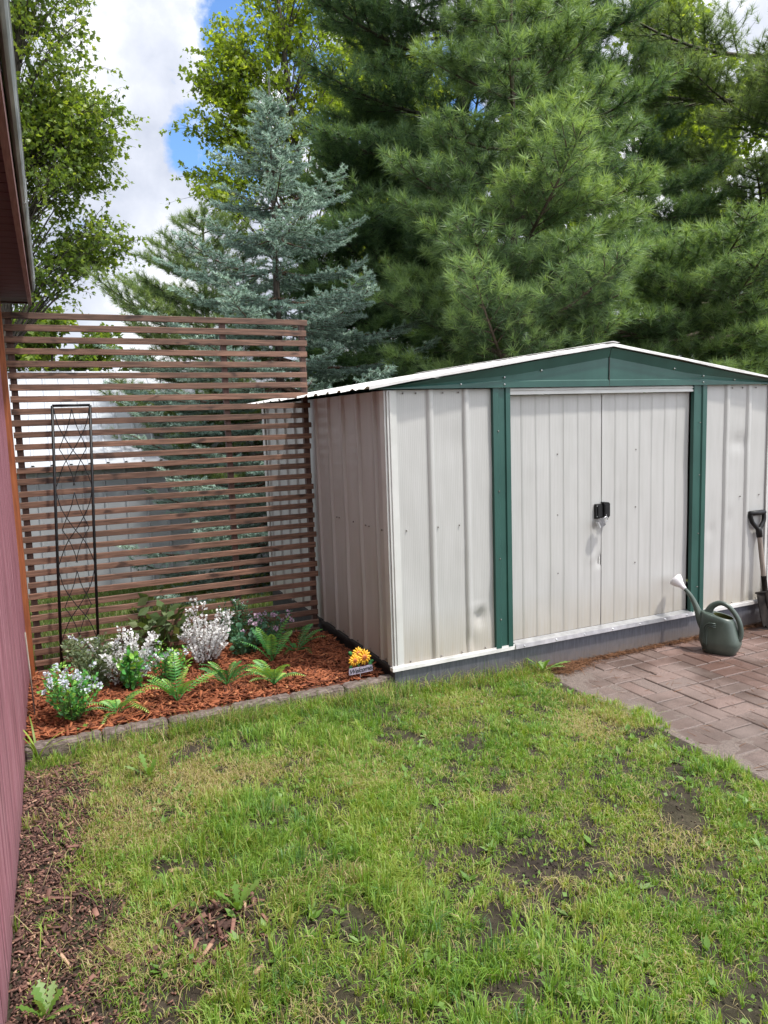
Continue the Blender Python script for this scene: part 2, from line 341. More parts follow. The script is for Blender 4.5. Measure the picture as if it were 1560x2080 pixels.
MAT['sign_yellow'] = pmat('sunflower_yellow', (.72, .34, .02), (.82, .50, .05), 60, .45)
MAT['sign_orange'] = pmat('sunflower_orange', (.55, .15, .02), (.68, .24, .03), 60, .5)
MAT['sign_brown'] = pmat('sunflower_centre', (.22, .05, .01), (.35, .09, .02), 120, .6)
MAT['sign_green'] = pmat('sign_leaf_green', (.02, .12, .03), (.04, .20, .05), 40, .5)
MAT['sign_board'] = pmat('lilac_sign_board', (.26, .23, .30), (.34, .31, .38), 30, .6, stretch=(1, 1, 6))
MAT['ink'] = pmat('black_lettering', (.006, .006, .007), (.012, .012, .013), 10, .5)

# ------------------------------------------------------------------ ground
def gz(x, y):
    x = np.asarray(x, float); y = np.asarray(y, float)
    base = -.135-.045*np.clip((x+1.0)/1.8, 0, 1)
    s = np.clip(y-1.35, 0, None)
    slope = -np.minimum(s*.128, 1.45)
    bumpy = (vnoise(x, y, .55, 3)-.5)*.030*(y < 1.3)+(vnoise(x, y, .17, 5)-.5)*.012*(y < .2)
    near = np.exp(-np.clip(np.abs(y+.02), 0, 9)/.12)
    bumpy = bumpy*(1-near*.8)
    patio = (x > .97) & (y < .05)
    return np.where(patio, -.222, base+slope+bumpy)
def axis(lo, hi, flo, fhi, fine):
    a = list(np.arange(flo, fhi+1e-6, fine))
    s = fine; q = fhi
    while q < hi: s *= 1.35; q += s; a.append(q)
    s = fine; q = flo
    while q > lo: s *= 1.35; q -= s; a.insert(0, q)
    return np.array(a)
gxs = axis(-400, 400, -2.2, 3.3, .035); gys = axis(-300, 500, -3.6, 2.0, .035)
GX, GY = np.meshgrid(gxs, gys); GZ = gz(GX, GY)
nx, ny = len(gxs), len(gys)
idx = np.arange(nx*ny).reshape(ny, nx)
Fg = np.stack([idx[:-1, :-1], idx[:-1, 1:], idx[1:, 1:], idx[1:, :-1]], -1).reshape(-1, 4)
tag(npmesh('ground', np.stack([GX, GY, GZ], -1), Fg, MAT['ground'], smooth=True), 'bare soil and turf ground of the garden', None, None, 'structure')

# patio of square basket-weave pavers (one sheet of paving with its joints)
jb = MB(); jb.box((.97, -4.6, -.30), (6.2, -.012, -.1935))
tag(jb.build('patio_bedding', MAT['joint']), 'sandy bedding under the brick pavers', None, None, 'structure')
pv = MB(); S = .215
for i in range(0, 25):
    for j in range(0, 22):
        x0 = 1.0+i*S; y0 = -.02-(j+1)*S+.022
        for k in range(2):
            g = .0035
            if (i+j) % 2 == 0: lo = (x0+g, y0+k*S/2+g); hi = (x0+S-g, y0+(k+1)*S/2-g)
            else: lo = (x0+k*S/2+g, y0+g); hi = (x0+(k+1)*S/2-g, y0+S-g)
            dz = random.uniform(-.003, .003); pv.ct = min(1, max(0, random.gauss(.42+.25*(i > 3), .11)))
            if hi[1] > -.012: hi = (hi[0], -.014)
            pv.box((lo[0], lo[1], -.24), (hi[0], hi[1], -.188+dz), .004)
sx_ = np.linspace(.955, 1.42, 60); sy_ = np.linspace(-4.6, -.013, 260); SX, SY = np.meshgrid(sx_, sy_)
SZ = -.1915+.0075*np.clip((1.20-SX)/.2, -1.2, 1)+(vnoise(SX, SY, .12, 91)-.5)*.011+(vnoise(SX, SY, .03, 92)-.5)*.003-.02*(SX < .96)+.004*np.exp(SY/.12)
is_ = np.arange(SX.size).reshape(SX.shape)
tag(npmesh('sand_drift', np.stack([SX, SY, SZ], -1), np.stack([is_[:-1, :-1], is_[:-1, 1:], is_[1:, 1:], is_[1:, :-1]], -1).reshape(-1, 4), MAT['sand'], smooth=True), 'grey brown grit washed over the lawn side pavers', None, None, 'structure')
tag(pv.build('brick_patio', MAT['paver']), 'reddish grey brick paver patio', None, None, 'structure')

# ------------------------------------------------------------------ metal shed
W, D, H = 3.03, 2.4445, 1.5447
shed = thing('metal_shed', 'white ribbed metal garden shed with green gable and sliding double doors', 'shed')
def wavy(u, z, seed):
    return (vnoise(u, z, .35, seed)-.5)*.006+(vnoise(u, z, .09, seed+1)-.5)*.0015
def panel(name, u0, u1, z0, z1, ribs, mat, mapf, rh=.012, seed=0, dents=(), lap=None):
    us = set(np.round(np.arange(u0, u1, .02), 4)) | {u0, u1}
    for a, b in ribs:
        us = {u for u in us if not (a-.006 < u < b+.006)}
        us |= {a-.004, a, b, b+.004}
    if lap:
        for q in np.arange(u0+lap[0], u1-.01, lap[0]): us |= {q-.0012, q+.0012}
    us = np.array(sorted(u for u in us if u0-1e-6 <= u <= u1+1e-6))
    zs = np.linspace(z0, z1, int((z1-z0)/.03)+2)
    off = np.zeros(len(us))
    for a, b in ribs: off[(us >= a-1e-6) & (us <= b+1e-6)] = rh
    if lap:
        per, hgt = lap; off = off+hgt*(1-((us-u0) % per)/per)
    U, Z = np.meshgrid(us, zs); O = np.tile(off, (len(zs), 1))+wavy(U, Z, seed)
    for du, dz, su, sz, dep in dents: O -= dep*np.exp(-((U-du)/su)**2-((Z-dz)/sz)**2)
    P = mapf(U, Z, O)
    nz_, nu = U.shape; id_ = np.arange(nz_*nu).reshape(nz_, nu)
    Fp = np.stack([id_[:-1, :-1], id_[:-1, 1:], id_[1:, 1:], id_[1:, :-1]], -1).reshape(-1, 4)
    return npmesh(name, P, Fp, mat, shed)
front = lambda U, Z, O: np.stack([U, -O, Z], -1)
side = lambda U, Z, O: np.stack([-O, U, Z], -1)
sideR = lambda U, Z, O: np.stack([W+O, U, Z], -1)
backm = lambda U, Z, O: np.stack([U, D+O, Z], -1)
panel('wall_panel', .05, .672, .004, H, [(.253, .284), (.482, .514)], MAT['white_x'], front, seed=1,
      dents=[(.575, .21, .035, .05, .026), (.56, .27, .05, .012, -.010), (.50, .07, .03, .06, .014), (.40, 1.25, .09, .09, .005), (.64, .30, .03, .10, .008), (.15, .55, .07, .2, .004)])
panel('wall_panel', 2.36, 2.985, .004, H, [(2.558, 2.592), (2.768, 2.802)], MAT['white_x'], front, seed=5,
      dents=[(2.70, 1.15, .07, .05, .010), (2.45, .55, .04, .04, .005), (2.62, .62, .03, .05, .005)])
sr = [(.157+.2405*k-.016, .157+.2405*k+.016) for k in range(10)]
panel('wall_panel', .05, D-.04, .004, H, sr, MAT['white_y'], side, seed=9)
panel('wall_panel', .05, D-.04, .004, H, sr, MAT['white_y'], sideR, seed=12)
panel('wall_panel', .05, W-.05, .004, H, [(.25+.24*k, .28+.24*k) for k in range(12)], MAT['white_x'], backm, seed=15)
def corner(sx, sy):
    m = MB(); x = 0 if sx < 0 else W; y = 0 if sy < 0 else D
    z0, z1 = .003, H-.002
    # folded corner trim: front leg, arris bead and side leg
    m.box((min(x+.002*sx, x-.055*sx), min(y+sy*.003, y+sy*.014), z0), (max(x+.002*sx, x-.055*sx), max(y+sy*.003, y+sy*.014), z1))
    m.box((min(x+.003*sx, x+.014*sx), min(y+sy*.003, y-sy*.055), z0), (max(x+.003*sx, x+.014*sx), max(y+sy*.003, y-sy*.055), z1))
    m.box((min(x-.012*sx, x-.028*sx), min(y+sy*.014, y+sy*.020), z0), (max(x-.012*sx, x-.028*sx), max(y+sy*.014, y+sy*.020), z1-.004))
    m.build('corner_trim', MAT['white_trim'], shed)
for sx in (-1, 1):
    for sy in (-1, 1): corner(sx, sy)
# doors, slightly recessed
def door(u0, u1, seed, hasp, dents):
    d = panel('door', u0, u1, .022, 1.505, [], MAT['white_x'], lambda U, Z, O: np.stack([U, .020-O, Z], -1), seed=seed, lap=(.1045, .0022), dents=dents)
    e = MB(); e.box((u0, .024, .02), (u0+.012, .045, 1.505)); e.box((u1-.012, .024, .02), (u1, .045, 1.505))
    e.box((u0, .030, .02), (u1, .045, 1.5)); e.build('door_frame', MAT['white_trim'], d)
    return d
d1 = door(.785, 1.4955, 21, True, [(1.480, .45, .022, .022, .022), (1.44, .47, .05, .008, -.006), (1.1, .2, .12, .15, .005)])
d2 = door(1.4995, 2.241, 25, False, [])
hp = MB(); hp.box((1.436, -.004, .722), (1.487, .013, .815), .002)
hp.box((1.450, -.010, .730), (1.486, -.004, .806)); hp.build('hasp', MAT['black'], d1)
hp = MB()
for z in (.735, .802): hp.ball((1.445, -.005, z), .0035, 6, 4)
hp.build('hasp_bolts', MAT['steel'], d1)
hp = MB(); hp.loft([[(1.489, y, .728), (1.524, y, .722), (1.538, y, .735), (1.538, y, .812), (1.528, y, .822), (1.489, y, .826)] for y in (-.018, .012)])
hp.box((1.495, -.022, .738), (1.53, -.018, .812)); hp.build('hasp', MAT['black'], d2)
hb = MB(); hb.ball((1.503, -.023, .742), .0035, 6, 4); hb.build('hasp_bolts', MAT['steel'], d2)
# green jambs with folds
for (a, b, s) in ((.668, .790, 1), (2.240, 2.362, -1)):
    m = MB(); L = b-a
    fold = [(0, 0), (0, -.024), (.30, -.024), (.36, -.015), (.68, -.015), (.72, -.024), (.97, -.024), (1, 0)]
    if s < 0: fold = [(1-u, y) for u, y in reversed(fold)]
    ring = lambda z: [(a+u*L, y, z) for u, y in fold]
    m.loft([ring(.003), ring(H+.003)]); m.build('door_jamb', MAT['green'], shed)
t = MB(); t.box((.79, -.012, 1.510), (2.24, .016, H+.001)); t.box((.79, -.019, 1.507), (2.24, -.012, 1.520)); t.box((.79, -.019, 1.532), (2.24, -.012, 1.538))
t.build('door_track', MAT['white_trim'], shed)
t = MB(); t.loft([[(x, .018, .021), (x, -.034, .010), (x, -.036, -.016), (x, -.030, -.016), (x, -.026, .003), (x, .018, .014)] for x in np.linspace(.80, 2.255, 14)])
for x in (.86, 1.1, 1.32, 1.55, 1.78, 2.0, 2.2): t.ball((x, -.037, -.004), .006, 7, 4)
t.build('threshold', MAT['alu'], shed)
t = MB(); t.box((-.022, -.026, -.019), (W+.02, .012, .002)); t.box((-.022, -.022, -.004), (W+.02, -.017, .012))
t.build('floor_rail', MAT['roof_white'], shed)
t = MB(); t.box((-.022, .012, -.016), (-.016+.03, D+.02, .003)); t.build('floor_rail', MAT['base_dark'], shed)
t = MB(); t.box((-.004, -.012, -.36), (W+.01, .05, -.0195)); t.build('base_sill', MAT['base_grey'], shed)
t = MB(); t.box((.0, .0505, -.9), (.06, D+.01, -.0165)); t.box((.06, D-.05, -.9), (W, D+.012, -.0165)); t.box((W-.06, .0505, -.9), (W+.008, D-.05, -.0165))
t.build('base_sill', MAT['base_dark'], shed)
t = MB()
for x in (.10, .30, .44, 2.57, 2.72, 2.91):
    t.ball((x, -.006, .772), .005, 6, 4); 
for x in (.10, .18, .35, .45, 2.62, 2.72, 2.85): t.ball((x, -.006, H-.018), .005, 6, 4)
for x in (.10, .30, .44, .60, 2.45, 2.66, 2.9): t.ball((x, -.008, .018), .006, 6, 4)
for x in (1.155, 1.782):
    for z in (.402, .770, 1.145): t.ball((x, .017, z), .005, 6, 4)
for y in (.10, .28, .33, .52, .76, .80): t.ball((-.006, y, .772), .005, 6, 4)
for y in (.10, .33, .52, .76, 1.0): t.ball((-.006, y, .02), .005, 6, 4)
for x in (.70, 2.30):
    for z in (.18, .55, .95, 1.3): t.ball((x, -.026, z), .005, 6, 4)
t.build('screw_heads', MAT['screw'], shed)
# gable
ZR = 1.797; XM = W/2
def roof_z(x): return ZR-(abs(x-XM))*.147
for s in (-1, 1):
    gm = MB()
    xe = -.10 if s < 0 else W+.10
    zt = lambda x: roof_z(x)-.014
    xs = [XM+s*.002+(xe-XM-s*.002)*k/10 for k in range(11)]
    rows = []
    for x in xs:
        a = (x-XM)/(xe-XM); top = zt(x); bot = H+.004; h = max(top-bot, .004)
        y_top = -.052; y_mid = -.030; y_bot = -.034
        f1 = min(.06, h*.45); f0 = min(.035, h*.30)
        rows.append([(x, y_top, top), (x, y_mid, top-f1), (x, y_mid+.002, bot+f0+.006), (x, y_bot, bot+f0), (x, y_bot, bot), (x, -.012, bot)])
    n = 6; vs = [q for r in rows for q in r]
    fs = [((i)*n+k, (i+1)*n+k, (i+1)*n+k+1, i*n+k+1) for i in range(10) for k in range(n-1)]
    if s > 0: fs = [f[::-1] for f in fs]
    gm.add(vs, fs)
    gm.build('gable', MAT['green'], shed); gm = MB()
    gm.add([(XM, D+.02, roof_z(XM)-.014), (xe, D+.02, zt(xe)), (xe, D+.02, H), (XM, D+.02, H)], [(0, 1, 2, 3)]); gm.build('gable', MAT['green'], shed)
gs = MB(); gs.box((XM-.004, -.0335, H+.006), (XM+.003, -.031, ZR-.07)); gs.build('gable_seam', MAT['base_dark'], shed)
gs = MB()
for x, z in ((.74, H+.022), (.74, H+.062), (2.31, H+.022), (2.31, H+.062), (1.0, 1.645), (2.05, 1.655), (2.6, 1.58), (.45, 1.57)): gs.ball((x, -.036, z), .0055, 6, 4)
gs.build('gable_screws', MAT['steel'], shed)
# roof sheets: ribs run from ridge to eave, their ends show as a scalloped eave
rf = MB()
yl = [-.062]
per = .2
ys = []
y = -.062
while y < D+.06:
    ys += [(y, .0), (y+.015, .012), (y+.042, .012), (y+.055, 0), (y+.115, .002)]; y += per
ys = [(a, b) for a, b in ys if a <= D+.06]+[(D+.06, 0)]
for s in (-1, 1):
    xe = -.125 if s < 0 else W+.125
    xs = [XM, XM+(xe-XM)*.35, XM+(xe-XM)*.62, XM+(xe-XM)*.85, xe]
    top = []; 
    for i, x in enumerate(xs):
        for (yy, o) in ys:
            edge = random.uniform(-.010, .010) if i == 4 else 0
            top.append((x+edge, yy, roof_z(x)+o+.002+random.uniform(-.002, .002)-(.006 if i == 4 else 0)))
    n = len(ys); fs = [(i*n+k, i*n+k+1, (i+1)*n+k+1, (i+1)*n+k) for i in range(len(xs)-1) for k in range(n-1)]
    if s < 0: fs = [f[::-1] for f in fs]
    rf.add(top, fs)
    # down-turned rake trim along the front and the back edge
    for yy, w in ((-.066, -.004), (D+.062, .004)):
        rf.loft([[(x, yy, roof_z(x)+.009), (x, yy+w, roof_z(x)+.008), (x, yy+w, roof_z(x)-.007+.003*math.sin(x*7)), (x, yy, roof_z(x)-.007+.003*math.sin(x*7))] for x in xs])
rf.loft([[(XM-.05, y, roof_z(XM-.05)+.020), (XM, y, ZR+.022), (XM+.05, y, roof_z(XM+.05)+.020), (XM, y, ZR+.016)] for y in (-.07, D+.065)])
rf.build('roof', MAT['roof_white'], shed)

# padlock hanging from the hasp
pl = thing('padlock', 'small laminated steel padlock hanging crooked from the black hasp', 'padlock', (1.497, -.03, .722))
dv = Vector((-.75, 0, -.40)).normalized(); nv = Vector((-dv.z, 0, dv.x)); c0 = Vector((-.005, 0, -.004))
b = MB()
b.obox(c0+dv*.042, dv, (0, 1, 0), nv, .019, .013, .024); b.build('lock_body', MAT['lock'], pl)
b = MB(); b.obox(c0+dv*.0635, dv, (0, 1, 0), nv, .0065, .012, .021); b.build('lock_base', MAT['alu'], pl)
b = MB(); pts = []
for k in range(9):
    a = math.pi*k/8; pts.append(c0+nv*(.014*math.cos(a))-dv*(.012*math.sin(a)+.004))
b.tube([c0+dv*.026+nv*.014]+pts+[c0+dv*.026-nv*.014], .0036, 8); b.build('shackle', MAT['steel'], pl, True)

# ------------------------------------------------------------------ slatted privacy screen
YT = 1.2
scr = thing('privacy_screen', 'tall brown stained screen of horizontal wooden slats between barn and shed', 'screen', (0, 0, 0))
sl = MB()
for k in range(32):
    z = 2.058-k*.0690+random.uniform(-.003, .003); x0 = -1.852+random.uniform(-.003, .003); x1 = -.022+random.uniform(-.014, .010)
    sl.ct = random.random(); n = 9; hh = .0178+random.uniform(-.001, .001)
    ph = random.uniform(0, 6); am = random.uniform(.0005, .003); tilt = random.uniform(-.003, .003)
    rings = []
    for i in range(n):
        a = i/(n-1); x = x0+(x1-x0)*a; dz = am*math.sin(ph+a*4)+tilt*(a-.5); dy = random.uniform(-.001, .001)
        r = .002
        rings.append([(x, YT-.009+dy, z-hh+r+dz), (x, YT-.009+dy, z+hh-r+dz), (x, YT-.007+dy, z+hh+dz), (x, YT+.009+dy, z+hh+dz), (x, YT+.009+dy, z-hh+dz), (x, YT-.007+dy, z-hh+dz)])
    sl.loft([r_[::-1] for r_ in rings])
sl.build('slat_panel', MAT['slat'], scr)
for (a, b_, z0) in ((-1.842, -1.806, -.16), (-.602, -.566, -.16), (-.062, -.026, -.12)):
    m = MB(); m.box((a, YT+.010, z0), (b_, YT+.046, 2.06), .002); m.build('screen_post', MAT['slat_post'], scr)
m = MB(); m.box((-1.889, 1.095, -.22), (-1.853, 1.185, 2.23), .003); m.build('mounting_post', MAT['cedar'], scr)

# black wire plant trellis
tr = thing('plant_trellis', 'narrow black metal plant trellis with looping wires leaning on the slatted screen', 'trellis', (0, 0, 0))
YB = 1.15; xa, xb = -1.632, -1.424; zt = 1.535
m = MB(); m.tube([(xa-.075, YB-.05, -.07), (xa-.036, YB-.02, .8), (xa, YB, zt)], .0085, 7); m.build('upright', MAT['black'], tr, True)
m = MB(); m.tube([(xb-.072, YB-.05, -.07), (xb-.035, YB-.02, .8), (xb, YB, zt)], .0085, 7); m.build('upright', MAT['black'], tr, True)
m = MB(); m.tube([(xa, YB, zt), (xb, YB, zt)], .0085, 7); m.build('crossbar', MAT['black'], tr, True)
m = MB(); m.tube([(xa-.070, YB-.046, .012), (xb-.066, YB-.046, .095)], .0065, 7); m.build('crossbar', MAT['black'], tr, True)
def spl(ctrl, n=14):
    out = []
    c = [ctrl[0]]+list(ctrl)+[ctrl[-1]]
    for i in range(1, len(c)-2):
        p0, p1, p2, p3 = [np.array(q, float) for q in c[i-1:i+3]]
        for k in range(n):
            t_ = k/n; out.append(.5*((2*p1)+(-p0+p2)*t_+(2*p0-5*p1+4*p2-p3)*t_**2+(-p0+3*p1-3*p2+p3)*t_**3))
    out.append(np.array(ctrl[-1], float)); return out
m = MB()
for (zt_, zb_) in ((1.515, 1.06), (1.02, .595), (.545, .13)):
    def P(u, v): 
        z = zt_+(zb_-zt_)*v; lean = -.05*(1-z/1.5); xl = xa-.072*(1-z/1.5)
        return (xl+u*(xb-xa), YB+lean, z)
    for fl in (0, 1):
        f = (lambda u: u) if not fl else (lambda u: 1-u)
        m.tube([P(f(u), v) for u, v in spl([(.03, .0), (.14, .22), (.42, .48), (.75, .72), (.97, 1.0)], 6)], .0027, 5)
        m.tube([P(f(u), v) for u, v in spl([(.5, .0), (.40, .20), (.22, .42), (.14, .52)], 6)], .0025, 5)
        m.tube([P(f(u), v) for u, v in spl([(.14, .52), (.30, .66), (.44, .84), (.52, 1.0)], 6)], .0025, 5)
m.build('wire_lattice', MAT['black'], tr, True)

# ------------------------------------------------------------------ red barn on the left
barn = thing('red_barn', 'faded red wooden barn wall with dark soffit and galvanised gutter', 'barn', (-1.888, .3, -.17), R(-.45))
bw = MB(); zt_ = 2.30
ylo, yhi = -7.0, .83
xs_ = []
y = ylo
ring = []
while y < yhi:
    ring += [(0, y), (0, y+.186), (-.008, y+.188), (-.008, y+.198)]; y += .2
ring = [(a, min(b_, yhi)) for a, b_ in ring if b_ < yhi]+[(0, yhi)]
v0 = [(a, b_, -.05) for a, b_ in ring]; v1 = [(a, b_, zt_) for a, b_ in ring]; n = len(ring)
bw.add(v0+v1, [(i, i+1, n+i+1, n+i) for i in range(n-1)])
bw.box((-5.0, yhi-.02, -.05), (-.0085, yhi, zt_)); bw.box((-5.0, ylo, -.05), (-.0085, ylo+.02, zt_)); bw.box((-5.02, ylo, -.05), (-5.0, yhi, zt_))
for yy in (yhi, ylo): bw.add([(-5, yy, zt_), (-.01, yy, zt_), (-2.5, yy, 3.6)], [(0, 1, 2)])
bw.build('siding', MAT['barn'], barn)
EV = 1.02
sf = MB()
y = ylo-.3
while y < EV-.01:
    sf.box((-.02, y+.003, 2.318), (.168, min(y+.098, EV-.02), 2.334)); y += .1
sf.box((-.02, ylo-.3, 2.334), (.168, EV-.02, 2.345)); sf.box((-.02, EV-.02, 2.312), (.168, EV, 2.36))
sf.build('soffit', MAT['soffit'], barn)
fb = MB(); n = 24
fb.loft([[(.168, y, 2.300+.004*math.sin(y*2.1)), (.188, y, 2.300+.004*math.sin(y*2.1)), (.188, y, 2.44), (.168, y, 2.44)] for y in np.linspace(ylo-.3, EV, n)])
fb.build('fascia', MAT['fascia'], barn)
gt = MB(); rings = []
prof = [(.2005, 2.470), (.2005, 2.405), (.206, 2.385), (.222, 2.374), (.240, 2.380), (.250, 2.398), (.252, 2.455), (.258, 2.462), (.254, 2.466), (.247, 2.458), (.244, 2.402), (.236, 2.386), (.222, 2.380), (.210, 2.390), (.2045, 2.408), (.2045, 2.470)]
prof = [(.1895+(x-.2005)*.52, z) for x, z in prof]
for y in np.linspace(ylo-.3, EV-.06, 16): rings.append([(x, y, z+random.uniform(-.001, .001)) for x, z in prof])
gt.loft(rings)
for y in (EV-.35, EV-1.9, EV-3.4): gt.loft([[(x*1.0+(.002 if x > .205 else 0), yy, z-.002) for x, z in prof] for yy in (y, y+.02)])
gt.build('gutter', MAT['galv'], barn)
rb = MB(); n = 2
rb.add([(.186, ylo-.32, 2.448), (.186, EV+.02, 2.448), (-2.5, EV+.02, 3.75), (-2.5, ylo-.32, 3.75), (-5.2, EV+.02, 2.448), (-5.2, ylo-.32, 2.448),
        (.186, ylo-.32, 2.472), (.186, EV+.02, 2.472), (-2.5, EV+.02, 3.79), (-2.5, ylo-.32, 3.79), (-5.2, EV+.02, 2.472), (-5.2, ylo-.32, 2.472)],
       [(0, 1, 2, 3), (3, 2, 4, 5), (9, 8, 7, 6), (11, 10, 8, 9), (0, 6, 7, 1), (1, 7, 8, 2), (2, 8, 10, 4), (5, 11, 9, 3), (3, 9, 6, 0), (4, 10, 11, 5)])
rb.build('roof', MAT['shingle'], barn)

# ------------------------------------------------------------------ long metal building beyond the screen
fbn = thing('metal_building', 'long low pale grey metal building with ribbed roof beyond the lawn', 'building', (0, 8.0, 0))
zb, ze, zr, xl, xr, dp = -1.35, .957, 2.45, -9.0, 2.6, 3.0
w_ = MB(); xs = np.arange(xl, xr+.001, .30)
ring = []
for x in xs[:-1]: ring += [(x, 0), (x+.255, 0), (x+.265, -.02), (x+.285, -.02), (x+.295, 0)]
n = len(ring)
w_.add([(a, b_, zb) for a, b_ in ring]+[(a, b_, ze) for a, b_ in ring], [(i, i+1, n+i+1, n+i) for i in range(n-1)])
w_.box((xl, .005, zb), (xl+.05, 2*dp, ze)); w_.box((xr-.35, .005, zb), (xr-.30, 2*dp, ze)); w_.box((xl, 2*dp, zb), (xr-.3, 2*dp+.05, ze))
for x in (xl, xr-.3): w_.add([(x, 0, ze), (x, 2*dp, ze), (x, dp, zr)], [(0, 1, 2)])
w_.build('wall', MAT['far_wall'], fbn)
r_ = MB(); ring = []
for x in np.arange(xl-.2, xr-.15, .25): ring += [(x, 0), (x+.06, 0), (x+.075, .025), (x+.105, .025), (x+.12, 0)]
n = len(ring)
def rz_(x, o, y): return (x, y, zr+.02-(abs(y-dp))*(zr-ze)/dp+o)
r_.add([rz_(x, o, -.15) for x, o in ring]+[rz_(x, o, dp) for x, o in ring]+[rz_(x, o, 2*dp+.15) for x, o in ring],
       [(i, i+1, n+i+1, n+i) for i in range(n-1)]+[(n+i, n+i+1, 2*n+i+1, 2*n+i) for i in range(n-1)])
r_.box((xl-.2, -.16, ze-.12), (xr-.18, -.152, ze-.05))
r_.build('roof', MAT['far_roof'], fbn)

# ------------------------------------------------------------------ mulch bed
bx = np.linspace(-1.93, -.002, 60); by = np.linspace(.05, 1.3, 40); BX, BY = np.meshgrid(bx, by)
def bed_z(x, y): return -.068+(vnoise(x, y, .22, 31)-.5)*.030-.03*np.clip((y-1.05)/.2, 0, 1)-.05*np.clip((x+.06)/.06, 0, 1)
id_ = np.arange(BX.size).reshape(BX.shape)
tag(npmesh('mulch_bed', np.stack([BX, BY, bed_z(BX, BY)], -1), np.stack([id_[:-1, :-1], id_[:-1, 1:], id_[1:, 1:], id_[1:, :-1]], -1).reshape(-1, 4), MAT['bed'], smooth=True),
    'raised planting bed floor', None, None, 'structure')
CH = np.array([[-1,-1,-1],[1,-1,-1],[1,1,-1],[-1,1,-1],[-1,-1,1],[1,-1,1],[1,1,1],[-1,1,1]], float)
CF = np.array([[3,2,1,0],[4,5,6,7],[0,1,5,4],[1,2,6,5],[2,3,7,6],[3,0,4,7]])
def chips(P, ln, wd, th, tilt, mat, name, tint):
    n = len(P)
    az = rng.uniform(0, 2*np.pi, n); t1 = rng.normal(0, tilt, n); t2 = rng.normal(0, tilt*1.3, n)
    V = CH[None]*np.stack([ln, wd, th], -1)[:, None]*.5
    V = V*(1+rng.uniform(-.35, .35, (n, 8, 1))*np.array([.5, 1, .6]))      # ragged ends
    c, s = np.cos(t2), np.sin(t2); y, z = V[..., 1].copy(), V[..., 2].copy()
    V[..., 1] = y*c[:, None]-z*s[:, None]; V[..., 2] = y*s[:, None]+z*c[:, None]
    c, s = np.cos(t1), np.sin(t1); x, z = V[..., 0].copy(), V[..., 2].copy()
    V[..., 0] = x*c[:, None]-z*s[:, None]; V[..., 2] = x*s[:, None]+z*c[:, None]
    c, s = np.cos(az), np.sin(az); x, y = V[..., 0].copy(), V[..., 1].copy()
    V[..., 0] = x*c[:, None]-y*s[:, None]; V[..., 1] = x*s[:, None]+y*c[:, None]
    V += P[:, None]
    Fc = (CF[None]+8*np.arange(n)[:, None, None]).reshape(-1, 4)
    return npmesh(name, V, Fc, mat, None, np.repeat(tint, 8))
n = 13000
px_ = rng.uniform(-1.88, -.03, n); py_ = .095+1.12*rng.uniform(0, 1, n)
keep = rng.uniform(0, 1, n) < np.where(py_ > 1.05, .5, 1)
px_, py_ = px_[keep], py_[keep]; n = len(px_)
pz_ = bed_z(px_, py_)+rng.uniform(0, .022, n)
tag(chips(np.stack([px_, py_, pz_], -1), rng.gamma(4, .010, n)+.012, rng.uniform(.005, .014, n), rng.uniform(.003, .007, n), .28, MAT['chip'], 'mulch_chips',
    np.clip(rng.beta(1.7, 2.3, n), 0, 1)), 'fresh orange red shredded bark mulch covering the planting bed', None, None, 'stuff')

# edging blocks
ex = [-1.90, -1.553, -1.243, -.925, -.607, -.300, .012]
place = ['leftmost timber look edging block of the row, dark and short beside the barn',
         'second timber look edging block from the barn, in front of the lime green fern',
         'third edging block from the barn, grooved and half hidden by dry grass',
         'fourth edging block from the barn, in front of the deep green fern',
         'edging block second from the shed, just left of the welcome sign',
         'pale topped edging block ending at the corner of the metal shed']
for i in range(6):
    o = thing('edging_block', place[i], 'edging', ((ex[i]+ex[i+1])/2, .045, -.20), R(random.uniform(-1.2, 1.2)), 'timber look edging blocks along the bed')
    m = MB(); L = ex[i+1]-ex[i]-.006; nseg = 22
    z1 = .145+random.uniform(-.006, .006); gro = [-L/6, L/6]
    rings = []
    for k in range(nseg+1):
        x = -L/2+L*k/nseg; g = min(abs(x-q) for q in gro); ins = .009*max(0, 1-g/.010)
        e = .010 if k in (0, nseg) else 0; j = lambda: random.uniform(-.004, .004)
        rings.append([(x, -.040+ins+e+j(), 0), (x, -.042+ins+e+j(), z1*.45+j()), (x, -.036+ins+e+j(), z1-.018-e), (x, -.022+ins+j(), z1-ins-e+j()*.8), (x, .012+j(), z1-ins-e+j()*.8), (x, .034-e, z1-.020), (x, .038-e, 0)])
    m.loft([r_[::-1] for r_ in rings]); m.build('block_body', MAT['block'], o)

# ------------------------------------------------------------------ placing helpers for foliage
def unit(a): return a/np.maximum(np.linalg.norm(a, axis=-1, keepdims=True), 1e-9)
def place(pref, P, Dv, S, flat=False):
    """pref (K,m,3) local shapes along +Z, copied to points P with axis Dv and scale S"""
    P = np.asarray(P, float); Dv = unit(np.asarray(Dv, float)); S = np.asarray(S, float); n = len(P)
    r = rng.normal(0, 1, (n, 3)) if not flat else np.tile([0.0, 0, 1], (n, 1))+rng.normal(0, .12, (n, 3))
    X = unit(np.cross(r, Dv)); Y = np.cross(Dv, X)
    B = np.stack([X, Y, Dv], -1)
    V = pref[rng.integers(0, len(pref), n)]
    return P[:, None]+S[:, None, None]*np.einsum('nij,nmj->nmi', B, V)
def tris(n): return np.arange(n*3).reshape(n, 3)

